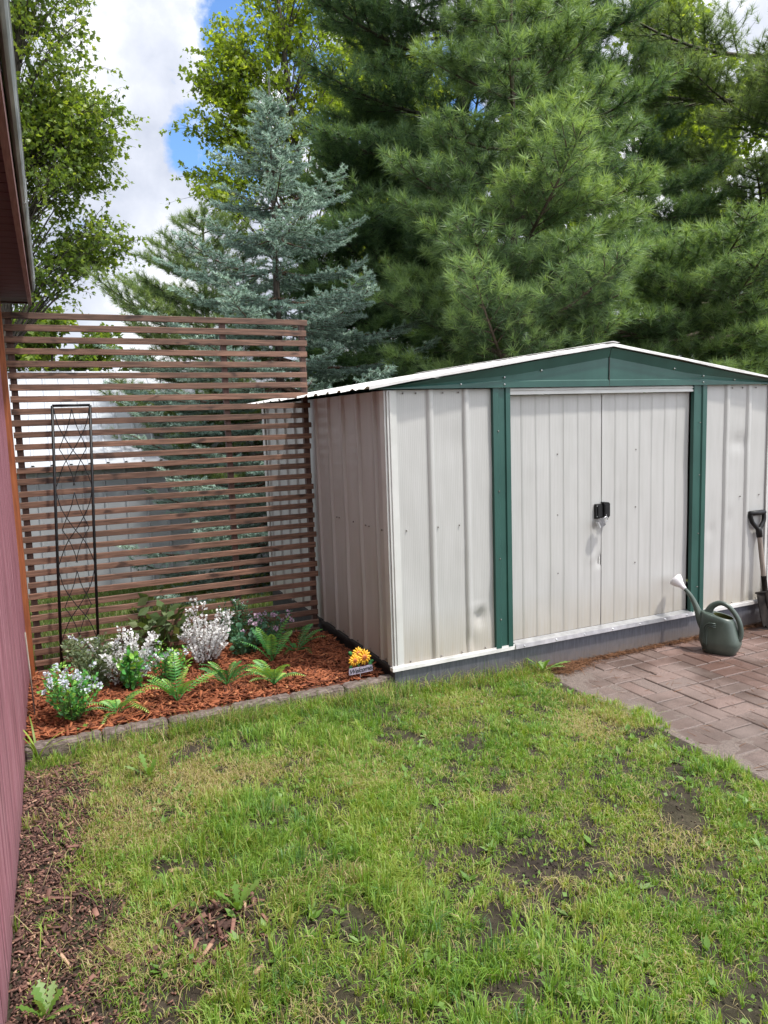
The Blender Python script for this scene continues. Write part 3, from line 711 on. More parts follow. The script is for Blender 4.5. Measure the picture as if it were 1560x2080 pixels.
def needle_tuft(K, n, lmin, lmax, w, a0, a1, axis_len):
    out = []
    for _ in range(K):
        az = rng.uniform(0, 2*np.pi, n); th = np.radians(rng.uniform(a0, a1, n)); L = rng.uniform(lmin, lmax, n)
        d = np.stack([np.sin(th)*np.cos(az), np.sin(th)*np.sin(az), np.cos(th)], -1)
        b = np.zeros((n, 3)); b[:, 2] = rng.uniform(-axis_len, 0.02, n)
        p = unit(np.cross(d, rng.normal(0, 1, (n, 3))))*w*.5
        out.append(np.stack([b-p, b+p, b+d*L[:, None]], 1).reshape(-1, 3))
    return np.array(out)
TUFT = needle_tuft(6, 56, .08, .14, .0052, 10, 84, .05)
TUFT_FAR = needle_tuft(5, 42, .09, .145, .0066, 10, 82, .10)

def qcurve(p0, p1, sag, n=7):
    p0, p1 = np.array(p0, float), np.array(p1, float); out = []
    for k in range(n):
        t = k/(n-1); out.append(p0+(p1-p0)*t+np.array([0, 0, -sag*4*t*(1-t)]))
    return out
def lerp_path(pts, s):
    x = s*(len(pts)-1); i = min(int(x), len(pts)-2); t = x-i
    return pts[i]*(1-t)+pts[i+1]*t, unit(pts[i+1]-pts[i])

def pine(label, base, top, Lfun, zmin, gap, nb, needles, group=None, pref=None, up=(.15, .45), step=.13, sub=.11, size=1.0, rt=.09, seed=0, extra=(), name='pine_tree', keep=None, tdir=.35, bark='bark', azbias=None):
    rs = random.Random(seed); base = np.array(base, float); top = np.array(top, float)
    root = thing(name, label, 'tree', base, 0, group)
    wood = MB(); limbs = MB(); P = []; Dv = []; Tt = []
    h = top[2]-base[2]
    axis_pts = [base+(top-base)*k/14+np.array([rs.uniform(-.02, .02), rs.uniform(-.02, .02), 0])*(0 < k < 14) for k in range(15)]
    wood.tube([q-base for q in axis_pts], [rt*(1-.93*k/14)+.006 for k in range(15)], 9)
    def on_axis(z): return lerp_path(axis_pts, min(max((z-base[2])/h, 0), 1))[0]
    def tuft(p, d, br):
        if keep and not keep(p): return
        dd = np.array(d)*.7+np.array([0, 0, tdir])+np.array([rs.gauss(0, .25) for _ in range(3)])
        P.append(p); Dv.append(dd); Tt.append(min(1, max(0, br+rs.gauss(0, .10))))
    def branchlet(p, d, L, r, br, depth):
        d = np.array(d); e = p+d*L+np.array([0, 0, L*rs.uniform(.0, .22)])
        pts = qcurve(p, e, L*.05, 4)
        limbs.tube([q-base for q in pts], [r, r*.75, r*.5, r*.3], 4, False)
        s = .30 if depth else .18
        k = max(1, int(L*(1-s)/sub))
        for i in range(k+1):
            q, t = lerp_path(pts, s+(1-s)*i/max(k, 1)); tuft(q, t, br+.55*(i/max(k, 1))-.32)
        if depth > 0 and L > .30:
            m = int(L/.15)
            for i in range(m):
                q, t = lerp_path(pts, .25+.7*i/m)
                sd = np.cross(t, [0, 0, 1]); sd = sd/max(np.linalg.norm(sd), 1e-6)*(1 if i % 2 else -1)
                dd = unit(t*.75+sd*.8+np.array([0, 0, rs.uniform(-.05, .25)]))
                branchlet(q, dd, L*.42*(1-.6*i/m)+.06, r*.5, br, depth-1)
    def branch(p, az, L, u, br):
        e = p+np.array([math.cos(az)*L, math.sin(az)*L, u*L])
        if keep and not keep(e) and not keep((p+e)/2): return
        pts = qcurve(p, e, L*rs.uniform(.03, .10), 7)
        r0 = .006+.0105*L
        limbs.tube([q-base for q in pts], [r0*(1-.13*k) for k in range(7)], 5, False)
        m = max(2, int(L*.80/step))
        for i in range(m):
            s = .22+.76*i/m; q, t = lerp_path(pts, s)
            sd = np.cross(t, [0, 0, 1]); sd /= np.linalg.norm(sd)
            for sg in (-1, 1):
                ll = (L*.46*(1-s)+.13)*rs.uniform(.7, 1.15)
                branchlet(q, unit(t*.8+sd*sg*rs.uniform(.5, .95)+np.array([0, 0, rs.uniform(-.1, .28)])), ll, r0*.35, br, 1)
        for i in range(5):
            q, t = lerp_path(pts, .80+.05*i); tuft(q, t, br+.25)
    z = max(zmin, base[2]+.3); off = rs.uniform(0, 6)
    while z < top[2]-.15:
        c = on_axis(z); off += 1.1
        for k in range(nb):
            az = off+2*math.pi*k/nb+rs.uniform(-.3, .3); L = Lfun(z)*rs.uniform(.72, 1.12)
            if azbias: L *= azbias(az)
            branch(c+np.array([0, 0, rs.uniform(-.1, .1)]), az, L, rs.uniform(*up), .45+rs.uniform(-.2, .2))
        z += gap*rs.uniform(.85, 1.15)
    for i in range(6): tuft(on_axis(top[2]-.08*i), np.array([0, 0, 1.0]), .7)
    for (p, az, L, u) in extra: branch(np.array(p, float), az, L, u, .5)
    P_, D_ = np.array(P)-base, np.array(Dv); S_ = rng.uniform(.8, 1.12, len(P_))*size
    pf = TUFT if pref is None else pref
    V = place(pf, P_, D_, S_); m = pf.shape[1]
    tt = np.repeat(np.clip(np.array(Tt), 0, 1), m)
    tt = np.clip(tt+np.repeat(rng.normal(0, .17, len(tt)//3), 3), 0, 1)
    wood.build('trunk', MAT[bark], root, True); limbs.build('branches', MAT[bark], root, True)
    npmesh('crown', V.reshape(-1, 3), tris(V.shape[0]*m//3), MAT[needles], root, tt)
    return root, len(P_)

# ------------------------------------------------------------------ pines
def gpt(px, py, y):
    p = at(px, py, y=y); return np.array([p[0], p[1], float(gz(p[0], p[1]))])
b = gpt(1042, 500, 3.55); t = at(1035, -190, y=3.55)
zc = at(1042, 400, y=3.55)[2]; zt0 = at(1042, 0, y=3.55)[2]
def Ls(z):
    d = zt0-z
    return max(.30, min(.62+d*.36, 1.75))
print('sapling', b, t, pine('young white pine with pale fresh tufts standing directly behind the shed', b, (t[0], t[1], t[2]), Ls, 1.3, .40, 5, 'pine_a', 'white pines behind the shed', up=(.12, .62), step=.165, sub=.14, rt=.055, size=1.2, seed=3, bark='bark_smooth')[1])
b = gpt(1440, 600, 3.6); zt_ = at(1440, 505, y=3.6)[2]
print('low', pine('broad low pine with layered sprays beyond the shed, at the right edge', b, (b[0], b[1], zt_), lambda z: 2.5-max(0, z-2.2)*.5, 1.2, .36, 6, 'pine_a', 'white pines behind the shed', up=(.0, .24), step=.16, sub=.125, rt=.07, size=1.2, seed=8, bark='bark_smooth', keep=lambda p: p[1] < 4.6)[1])
b = gpt(948, 600, 7.0)
print('big', pine('huge dark pine towering behind the young pine at top centre', b, (b[0], b[1], 11.5), lambda z: 3.3 if z < 9 else 2.6, 1.2, .62, 6, 'pine_b', 'white pines behind the shed', pref=TUFT_FAR, up=(-.02, .30), step=.23, sub=.165, size=1.25, rt=.19, seed=14, keep=lambda p: p[1] < 8.4 and p[2] < 9.6,
    azbias=lambda a: 1.0 if math.cos(a) > -.2 else .82)[1])
b = gpt(765, 600, 7.8)
print('fill', pine('dense dark pine filling the space between the blue spruce and the young pine', b, (b[0], b[1], at(765, 190, y=7.8)[2]), lambda z: max(.5, min(2.0, .4+(7.2-z)*.6)), .2, .46, 7, 'pine_b', 'white pines behind the shed', pref=TUFT_FAR, up=(-.05, .25), step=.19, sub=.14, size=1.2, rt=.12, seed=17, keep=lambda p: p[1] < 8.8)[1])
b = gpt(1285, 600, 8.2)
print('mid', pine('dark middle pine filling the gap right of the young pine', b, (b[0], b[1], at(1285, 110, y=8.2)[2]), lambda z: max(.5, min(2.3, .5+(8.2-z)*.45)), .2, .60, 6, 'pine_b', 'white pines behind the shed', pref=TUFT_FAR, up=(-.02, .30), step=.22, sub=.16, size=1.2, rt=.13, seed=19, keep=lambda p: p[1] < 9.4)[1])
b = gpt(1560, 600, 7.6)
print('right', pine('tall open pine with long dark limbs spreading above the right of the shed', b, (b[0], b[1], 12.0), lambda z: 4.4, 1.4, .74, 6, 'pine_c', 'white pines behind the shed', pref=TUFT_FAR, up=(.0, .30), step=.27, sub=.18, size=1.25, rt=.2, seed=22, keep=lambda p: p[1] < 9.0 and p[2] < 9.2 and p[0] < 14.5)[1])
b = gpt(420, 600, 8.6); t = at(425, 415, y=8.6)[2]
print('left', pine('olive green pine peeking out on the left behind the blue spruce', b, (b[0], b[1], t), lambda z: min(1.75, .25+(t-z)*.80), 0.2, .40, 6, 'pine_c', 'white pines behind the shed', pref=TUFT_FAR, up=(.25, .6), step=.17, sub=.12, rt=.09, seed=31, size=.95)[1])

# ------------------------------------------------------------------ blue spruce
def brush(K, n):
    out = []
    for _ in range(K):
        z = rng.uniform(0, 1.0, n); az = rng.uniform(0, 2*np.pi, n); th = np.radians(rng.uniform(35, 75, n)); L = rng.uniform(.20, .30, n)*np.where(z > .85, .9, 1)
        d = np.stack([np.sin(th)*np.cos(az), np.sin(th)*np.sin(az), np.cos(th)], -1); bb = np.zeros((n, 3)); bb[:, 2] = z
        p = unit(np.cross(d, rng.normal(0, 1, (n, 3))))*.032
        out.append(np.stack([bb-p, bb+p, bb+d*L[:, None]], 1).reshape(-1, 3))
    return np.array(out)
BRUSH = brush(6, 56)
def spruce(label, base, top, seed):
    rs = random.Random(seed); base = np.array(base, float); top = np.array(top, float)
    root = thing('blue_spruce', label, 'tree', base); wood = MB(); limbs = MB(); P = []; Dv = []; Sz = []; Tt = []
    h = top[2]-base[2]
    wood.tube([(top-base)*k/12 for k in range(13)], [.085*(1-.95*k/12)+.004 for k in range(13)], 9)
    def shoot(p, d, L, br):
        P.append(p-base); Dv.append(d); Sz.append(L); Tt.append(min(1, max(0, br)))
    def twig(p, d, L, br, depth):
        e = p+np.array(d)*L; pts = qcurve(p, e, -L*.04 if depth == 0 else L*.05, 4)
        limbs.tube([q-base for q in pts], [.0045, .004, .003, .002], 3, False)
        k = max(1, round(L/.115)); 
        for i in range(k):
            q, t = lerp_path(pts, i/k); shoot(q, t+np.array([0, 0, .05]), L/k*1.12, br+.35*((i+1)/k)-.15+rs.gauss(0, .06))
        if depth:
            m = int(L/.075)
            for i in range(m):
                s = .15+.80*i/m; q, t = lerp_path(pts, s); sd = np.cross(t, [0, 0, 1]); sd = sd/max(np.linalg.norm(sd), 1e-6)*(1 if i % 2 else -1)
                twig(q, unit(t*.85+sd*.75+np.array([0, 0, rs.uniform(-.15, .12)])), rs.uniform(.09, .15)+.10*(1-s)*(L > .3), br+rs.uniform(-.08, .08), 0)
    z = base[2]+.35; off = 0
    while z < top[2]-.22:
        d = top[2]-z; Lb = min((.06+.55*d)*(.34 if d < .45 else (.55 if d < .75 else (.85 if d < 1.1 else 1))), 2.0)
        c = base+(top-base)*((z-base[2])/h)
        nb = 6 if d > 1 else 5
        off += .9
        for k in range(nb):
            az = off+2*math.pi*k/nb+rs.uniform(-.28, .28); L = Lb*rs.choice([.62, .8, .95, 1.0, 1.08, 1.16])
            u = .75 if d < .8 else (.42 if d < 1.8 else rs.uniform(.0, .22))
            e = c+np.array([math.cos(az)*L, math.sin(az)*L, u*L*.6])
            pts = qcurve(c, e, L*(.05 if d < 1.8 else .11), 8)
            limbs.tube([q-base for q in pts], [(.005+.009*L)*(1-.11*k_) for k_ in range(8)], 5, False)
            br = .42+rs.uniform(-.15, .15); m = max(2, int(L*.9/.125))
            for i in range(m):
                s = .12+.86*i/m; q, t = lerp_path(pts, s); sd = np.cross(t, [0, 0, 1]); sd /= max(np.linalg.norm(sd), 1e-6)
                for sg in (-1, 1):
                    if s < .3 and rs.random() < .45: continue
                    ll = (L*.36*(1-s)+.13)*rs.uniform(.75, 1.15)
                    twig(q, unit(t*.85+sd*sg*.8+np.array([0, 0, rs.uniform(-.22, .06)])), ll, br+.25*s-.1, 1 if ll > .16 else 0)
            q, t = lerp_path(pts, .93); twig(q, t, .17, br+.35, 1)
        # short shoots between the whorls
        for k in range(3):
            az = rs.uniform(0, 6.28); zz = z+rs.uniform(.05, .2)
            if zz < top[2]-.15: twig(np.array([c[0], c[1], zz]), unit(np.array([math.cos(az), math.sin(az), .45])), min(.34, .14+.1*d), .45, 1)
        z += .36*rs.uniform(.85, 1.15) if d > 1.2 else .22
    for k in range(5): shoot(top+np.array([0, 0, -.11*k-.06]), np.array([0, 0, 1.0]), .13, .6)
    P_, D_, S_ = np.array(P), np.array(Dv), np.array(Sz); m = BRUSH.shape[1]
    V = place(BRUSH, P_, D_, S_)
    # keep needle thickness constant whatever the length of the shoot
    tt = np.clip(np.repeat(np.array(Tt), m)+np.repeat(rng.normal(0, .06, len(Tt)*m//3), 3), 0, 1)
    wood.build('trunk', MAT['bark'], root, True); limbs.build('branches', MAT['twig'], root, True)
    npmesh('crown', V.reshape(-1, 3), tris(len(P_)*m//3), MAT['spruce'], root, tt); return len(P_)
YS = 5.3
bs = gpt(560, 700, YS); ts = at(546, 158, y=YS)
print('spruce', spruce('blue green spruce with a thin pointed leader behind the slatted screen', (bs[0], bs[1], bs[2]), (ts[0], ts[1], ts[2]), 5))

# ------------------------------------------------------------------ broadleaf trees
def leaf_shape(K, kind):
    out = []
    for _ in range(K):
        c = rng.uniform(.15, .5)
        if kind == 'lobed':      # star-like lobed leaf: 3 pointed blades from one stalk
            tri = []
            for a, L, w in ((0, 1, .26), (math.radians(48), .78, .22), (math.radians(-48), .78, .22)):
                d = np.array([math.sin(a), 0, math.cos(a)]); s = np.array([math.cos(a), 0, -math.sin(a)])
                dr = np.array([0, c*.5, 0]); tri += [-.05*d-s*w*.5*.2+0*dr, d*L*.5+s*w+dr*.4, d*L+dr, -.05*d, d*L+dr, d*L*.5-s*w+dr*.4]
            out.append(tri)
        else:
            t = np.array([0, c*.3, 1.0]); 
            out.append([[0, 0, 0], [.30, .08, .45], t, [0, 0, 0], t, [-.30, .08, .45]])
    return np.array(out, float)
LOBED, OVAL = leaf_shape(6, 'lobed'), leaf_shape(6, 'oval')
def broadleaf(label, base, clumps, mat, leaf, per, seed, group=None, name='broadleaf_tree', shape=None, rt=.15, droop=.35, spread=.32, bark='bark', trunk_top=None):
    rs = random.Random(seed); base = np.array(base, float); root = thing(name, label, 'tree', base, 0, group)
    wood = MB(); limbs = MB(); cl = np.array(clumps); topz = trunk_top or cl[:, 2].max()-.5
    cx, cy_ = np.median(cl[:, 0]), np.median(cl[:, 1])
    ax = [np.array([base[0]+(cx-base[0])*(k/12)**1.3+rs.uniform(-.05, .05), base[1]+(cy_-base[1])*(k/12)**1.3, base[2]+(topz-base[2])*k/12]) for k in range(13)]
    wood.tube([q-base for q in ax], [rt*(1-.85*k/12) for k in range(13)], 9)
    P = []; Dv = []; Tt = []
    for c in cl:
        zz = max(base[2]+.8, c[2]-rs.uniform(.3, 1.3)-.3*math.hypot(c[0]-cx, c[1]-cy_)); k = min(12, max(1, int((zz-base[2])/(topz-base[2])*12)))
        p0 = ax[k]; L = np.linalg.norm(c-p0); pts = qcurve(p0, c, -L*.08, 6)
        limbs.tube([q-base for q in pts], [max(.004, .0065*L*(1-.17*i)) for i in range(6)], 5, False)
        br = rs.uniform(.15, .75); ntw = 7
        out = unit(c-p0)
        for j in range(ntw):
            q, t = lerp_path(pts, rs.uniform(.62, 1.0)); d = unit(t*.6+out*.3+np.array([rs.gauss(0, .7), rs.gauss(0, .7), rs.gauss(0, .5)]))
            L2 = spread*rs.uniform(.7, 1.7); e = q+d*L2+np.array([0, 0, -droop*L2*.4]); tw = qcurve(q, e, -.04, 4)
            limbs.tube([w-base for w in tw], [.006, .0045, .003, .002], 3, False)
            for i in range(per//ntw):
                w, t2 = lerp_path(tw, rs.uniform(.15, 1.0))
                P.append(w-base+np.array([rs.gauss(0, .06), rs.gauss(0, .06), rs.gauss(0, .05)])); Dv.append([d[0]*.5+rs.gauss(0, .7), d[1]*.5+rs.gauss(0, .7), rs.gauss(0, .5)-droop]); Tt.append(br+rs.gauss(0, .16))
    S_ = rng.uniform(.7, 1.15, len(P))*leaf; sh = LOBED if shape is None else shape
    V = place(sh, np.array(P), np.array(Dv), S_); m = sh.shape[1]
    wood.build('trunk', MAT[bark], root, True); limbs.build('branches', MAT[bark], root, True)
    npmesh('crown', V.reshape(-1, 3), tris(len(P)*m//3), MAT[mat], root, np.repeat(np.clip(Tt, 0, 1), m)); return len(P)
def cloud_pts(n, spec, seed):
    """clump centres: spec = list of (px, py, y, rx, ry, rz, weight) ellipsoids"""
    r = np.random.default_rng(seed); ws = np.array([s[6] for s in spec], float); ws /= ws.sum(); out = []
    for s, w in zip(spec, ws):
        c = at(s[0], s[1], y=s[2]); k = max(1, int(n*w)); d = unit(r.normal(0, 1, (k, 3))); rr = r.uniform(.15, 1, (k, 1))**.55
        out.append(c+d*rr*np.array(s[3:6]))
    return np.concatenate(out)
# tree beyond the barn (its right half shows over the roof edge)
cl = cloud_pts(300, [(70, 110, 11, 1.25, 1.3, 1.9, 3), (150, 250, 11, 1.05, 1.2, .95, 2), (120, 330, 11, 1.1, 1.2, .95, 2), (165, 215, 10.8, .75, .8, .42, .7), (40, -120, 11, 1.3, 1.3, 1.6, 2), (170, 490, 11, .85, .9, .42, .9), (110, 545, 11, .75, .9, .45, .8), (230, 500, 11, .42, .5, .26, .35), (-60, 400, 11, 1.3, 1.4, 2.2, 2.5)], 41)
b = gpt(-40, 700, 11)
print('oak', broadleaf('broadleaf tree with drooping mid green clumps above the barn roof edge', b, cl, 'oak', .082, 74, 6, name='broadleaf_tree', rt=.16, spread=.40))
r8 = np.random.default_rng(5); cl = np.array([-5.4, -1.6, 5.6])+unit(r8.normal(0, 1, (190, 3)))*r8.uniform(.3, 1, (190, 1))**.5*np.array([2.6, 4.2, 3.1])  # added crown, mostly out of view, keeps sky light off the shed's left wall
cl = cl[(cl[:, 0] < -2.2-.33*(cl[:, 1]+3.6))] if False else cl
print(broadleaf('large tree added over the barn roof, mostly out of view, to shade the shed side', (-7.0, -1.6, -.2), cl, 'oak', .17, 110, 16, rt=.2))
cl = cloud_pts(46, [(120, 700, 16, 1.6, 1.2, .75, 3), (215, 735, 16, 1.5, 1.0, .38, 1.2), (20, 690, 16, 1.4, 1.2, .9, 2)], 43)
print(broadleaf('low leafy tree seen through the top slats above the metal building roof', gpt(110, 800, 16), cl, 'oak', .15, 110, 9, rt=.12))
cl = cloud_pts(215, [(560, 120, 13, 1.4, 1.2, 1.15, 2), (650, 60, 13, 1.5, 1.3, 1.6, 2), (480, 190, 13, .95, .9, .55, 1), (500, 300, 13, .95, .9, .6, 1), (620, 300, 13, 1.5, 1.2, 1.2, 2), (430, 380, 12.6, .55, .7, .5, .7), (460, 110, 13, .55, .6, .42, .5), (440, 255, 13, .6, .6, .3, .6), (425, 165, 13, .45, .5, .22, .4), (455, 85, 13, .4, .5, .25, .35), (415, 350, 13, .35, .4, .16, .3), (700, 450, 13, 1.4, 1.2, 1.4, 1.6), (590, -80, 13, 1.6, 1.4, 1.1, 1.4)], 47)
print('maple', broadleaf('bright yellow green maple behind the top of the blue spruce', gpt(660, 700, 13), cl, 'maple', .088, 112, 12, name='maple_tree', rt=.17, spread=.46))
for i, (px, py, y, lab) in enumerate([(850, 420, 15.5, 'sunlit maple glimpsed between the limbs of the huge dark pine'), (1130, 330, 16.5, 'sunlit maple showing through gaps right of the young pine'), (1400, 260, 17.5, 'sunlit maple glowing behind the open pine at upper right'), (1640, 420, 17, 'sunlit maple at the right edge behind the long dark limbs')]):
    cl = cloud_pts(270, [(px, py, y, 2.6, 1.6, 3.2, 2), (px+40, py+220, y, 2.6, 1.6, 1.6, 1), (px-60, py-230, y, 1.9, 1.5, 1.4, .8)], 60+i)
    broadleaf(lab, gpt(px, 700, y), cl, 'maple', .20, 95, 70+i, group='maples behind the pines', name='maple_tree', rt=.17, spread=.5)
# continuous far hedgerow closing the horizon
n = 26000; hx = rng.uniform(-30, 60, n); hy = 24+rng.uniform(0, 3, n)
hz = rng.uniform(0, 1, n)**.8*(3.0+1.4*vnoise(hx, hy*0, 3.0, 77)+.7*vnoise(hx, hy*0, .9, 78)); keep_ = rng.uniform(0, 1, n) < .95
hz = np.where(hx < 2.5, hz*.55, hz)
V = place(OVAL, np.stack([hx, hy, hz-1.6], -1), rng.normal(0, 1, (n, 3)), rng.uniform(.28, .55, n))
tag(npmesh('far_hedgerow', V.reshape(-1, 3), tris(n*2), MAT['oak'], None, np.repeat(np.clip(vnoise(hx, hz, .8, 79)*.7+rng.normal(0, .12, n), 0, 1), 6)), 'far line of dense green bushes beyond the garden', None, None, 'stuff')

# ------------------------------------------------------------------ garden bed plants
def bedp(px, py, z=-.062):
    p = at(px, py, z=z); return (p[0], p[1], z)
def fern(label, px, py, n, L, seed, lean=(0, 0), tall=0.0, spread=1.0, z=-.062, azs=None, bright=0.5):
    rs = random.Random(seed); root = thing('fern', label, 'fern', bedp(px, py, z), 0, 'artificial looking green ferns in the mulch bed')
    for k in range(n):
        az = (azs[k] if azs else 2*math.pi*k/n+rs.uniform(-.35, .35)); ln = L*rs.uniform(.58, 1.15); el = rs.uniform(.55, 1.3)+tall
        m = MB(); N = 17; p = np.array([0.0, 0, 0]); pts = [p.copy()]; a = el
        for i in range(N):
            a -= rs.uniform(.045, .085)*(1.25-tall*.9)*spread*(.35+1.1*i/N); st = ln/N
            p = p+np.array([math.cos(az)*math.cos(a)+lean[0]*.4, math.sin(az)*math.cos(a)+lean[1]*.4, math.sin(a)])*st; pts.append(p.copy())
        m.ct = .35; m.tube(pts, [.0022*(1-.8*i/N)+.0005 for i in range(N+1)], 4)
        br = min(1, max(0, bright+rs.gauss(0, .15)))
        for i in range(4, N+1):
            q = pts[i]; t = unit(pts[i]-pts[i-1]); sd = np.cross(t, [0, 0, 1]); sd = sd/max(np.linalg.norm(sd), 1e-6); nn = np.cross(sd, t)
            u = i/N; w = ln*.15*math.sin(math.pi*min(1, (u-.10)*.93+.10))**.7*rs.uniform(.9, 1.1)*(1 if u < .95 else .6)
            for sg in (-1, 1):
                d = unit(sd*sg+t*.32-nn*.18); m.ct = min(1, max(0, br+.30*u-.1+rs.gauss(0, .08))); hw = ln/N*.30
                a0 = q; tip = q+d*w
                m.add([a0-t*hw*.6, a0+t*hw*.6, q+d*w*.6+t*hw*.95+nn*.002, tip, q+d*w*.55-t*hw*.8-nn*.002], [(0, 1, 2, 3, 4)])
        m.build('frond', MAT['fern'], root)
    return root
fern('lime green fern arching over the front edging near the barn', 240, 1450, 9, .25, 1, bright=.75, spread=1.25)
fern('bright green upright fern in front of the mulch centre, second from the barn', 360, 1425, 10, .285, 2, tall=.18, bright=.6)
fern('deep green fern of broad fronds between two brighter ferns', 462, 1393, 10, .27, 3, tall=.1, bright=.35)
fern('yellow green fern with low splayed fronds, nearest the front right of the bed', 557, 1390, 12, .24, 4, bright=.62)
fern('tall dark green fern standing behind the splayed yellow green fern', 553, 1346, 8, .30, 5, tall=.32, bright=.45, spread=.8)
fern('small dull fern with silvery tips deep in the shade beside the shed', 603, 1326, 8, .23, 6, tall=.1, bright=.25)

def bush(name, label, cat, base, h, w, nst, leaf, lmat, lfn, seed, flower=None, fmat=None, nf=0, fs=.012, stem='stem', lean=(0, 0), dens=34, lshape=None, low=.15, group=None, fzmin=.6):
    rs = random.Random(seed); root = thing(name, label, cat, base, 0, group); st = MB(); P = []; Dv = []; Sz = []; Tt = []; tips = []
    for k in range(nst):
        a = 2*math.pi*k/nst+rs.uniform(-.5, .5); r = w*.5*math.sqrt(rs.uniform(.02, 1)); hh = h*rs.uniform(.62, 1.0)*(1-.28*(r/(w*.5))**2)*(rs.uniform(.62, 1.18) if lmat == 'frost' else 1)
        e = np.array([math.cos(a)*r+lean[0]*hh, math.sin(a)*r+lean[1]*hh, hh]); p0 = np.array([math.cos(a)*.012, math.sin(a)*.012, -.015]); pts = qcurve(p0, e, rs.uniform(-.02, .03), 6)
        st.tube(pts, [.0028, .0026, .0022, .0018, .0014, .001], 4); br = rs.uniform(.25, .75)
        for i in range(dens):
            s = low+(1-low)*rs.random()**.8; q, t = lerp_path(pts, min(.999, s)); aa = rs.uniform(0, 6.28)
            off = np.array([math.cos(aa), math.sin(aa), rs.uniform(-.2, .5)])
            P.append(q+off*rs.uniform(.004, .028)*lfn); Dv.append(off+t*.5); Sz.append(leaf*rs.uniform(.65, 1.2)); Tt.append(br+.25*(s-.6)+rs.gauss(0, .15))
        tips.append((e, br))
    sh = OVAL if lshape is None else lshape; V = place(sh, np.array(P), np.array(Dv), np.array(Sz)); m = sh.shape[1]
    st.build('stems', MAT[stem], root, True)
    npmesh('foliage', V.reshape(-1, 3), tris(len(P)*m//3), MAT[lmat], root, np.repeat(np.clip(Tt, 0, 1), m))
    if nf:
        for k in range(nf):
            e, _ = tips[k % len(tips)]; c = e+np.array([rs.gauss(0, .02), rs.gauss(0, .02), rs.uniform(-.07, .012)])*(1 if k >= len(tips) else .3)
            P2 = []; D2 = []; S2 = []; T2 = []
            for j in range(18):
                d = np.array([rs.gauss(0, 1), rs.gauss(0, 1), rs.gauss(.4, .8)]); d /= np.linalg.norm(d); P2.append(c+d*fs*.35); D2.append(d); S2.append(fs*rs.uniform(.7, 1.1)); T2.append(rs.uniform(.2, 1))
            V = place(OVALW, np.array(P2), np.array(D2), np.array(S2)); m = OVALW.shape[1]
            npmesh('flower', V.reshape(-1, 3), tris(len(P2)*m//3), MAT[fmat], root, np.repeat(T2, m))
    return root
OVALW = leaf_shape(4, 'oval'); OVALW[:, :, 0] *= 1.6
def round_leaf():
    out = []
    for _ in range(4):
        tri = []; c = np.array([0, 0, .5]); cup = rng.uniform(.1, .28)
        ring = [np.array([.5*math.sin(a), cup*(math.sin(a)**2+.5*math.cos(a)**2), .5-.5*math.cos(a)]) for a in np.linspace(0, 2*math.pi, 8)]
        for i in range(7): tri += [c, ring[i], ring[i+1]]
        out.append(tri)
    return np.array(out)
ROUND = round_leaf()
bush('flowering_bush', 'bushy artificial plant with pale blue white flower puffs, beside the barn corner', 'plant', bedp(148, 1462), .33, .29, 26, .026, 'bush_bright', 1, 11, True, 'petal_white', 30, .017, dens=36, low=.12)
bush('eucalyptus_bush', 'grey green wispy bush behind the white flowered bush', 'plant', bedp(192, 1402), .36, .34, 30, .024, 'bush_grey', .9, 12, True, 'petal_white', 14, .010, dens=62)
bush('frosted_plant', 'frosted white sprig plant on the left, spreading wide near the wire trellis', 'plant', bedp(262, 1390), .36, .42, 26, .017, 'frost', .55, 13, stem='twig', dens=95, lshape=OVALW, low=.25, group='frosted white plants')
bush('frosted_plant', 'taller frosted white sprig plant right of the leafy shrub', 'plant', bedp(418, 1352), .40, .33, 26, .017, 'frost', .55, 14, stem='twig', dens=90, lshape=OVALW, low=.28, lean=(.10, 0), group='frosted white plants')
bush('round_leaf_plant', 'glossy plant of lime edged round leaves in front of the left frosted plant', 'plant', bedp(272, 1402), .25, .16, 11, .034, 'bush_bright', .7, 15, dens=17, lshape=ROUND, low=.2)
bush('flowering_bush', 'dense green bush dotted with tiny white flowers between the frosted plants', 'plant', bedp(345, 1386), .26, .24, 18, .024, 'bush_bright', .9, 16, True, 'petal_white', 16, .013, dens=34)
bush('round_leaf_plant', 'dark glossy round leaved plant right of the taller frosted plant', 'plant', bedp(500, 1326), .19, .24, 14, .033, 'bush_blue', .8, 17, dens=18, lshape=ROUND, low=.2)
bush('boxwood_bush', 'tall blue green small leaved bush against the slatted screen', 'plant', bedp(480, 1305), .33, .22, 16, .022, 'bush_blue', .9, 18, True, 'petal_white', 5, .010, dens=44)
bush('flowering_bush', 'bush with pale mauve flower heads near the shed end of the screen', 'plant', bedp(545, 1312), .27, .34, 20, .022, 'bush_blue', 1, 19, True, 'petal_pink', 20, .016, dens=34)
bush('leafy_shrub', 'real shrub with broad dull leaves growing up through the lower slats', 'plant', (-1.12, 1.15, -.10), .52, .33, 10, .095, 'shrub', 1.6, 20, stem='twig', dens=12, low=.25)
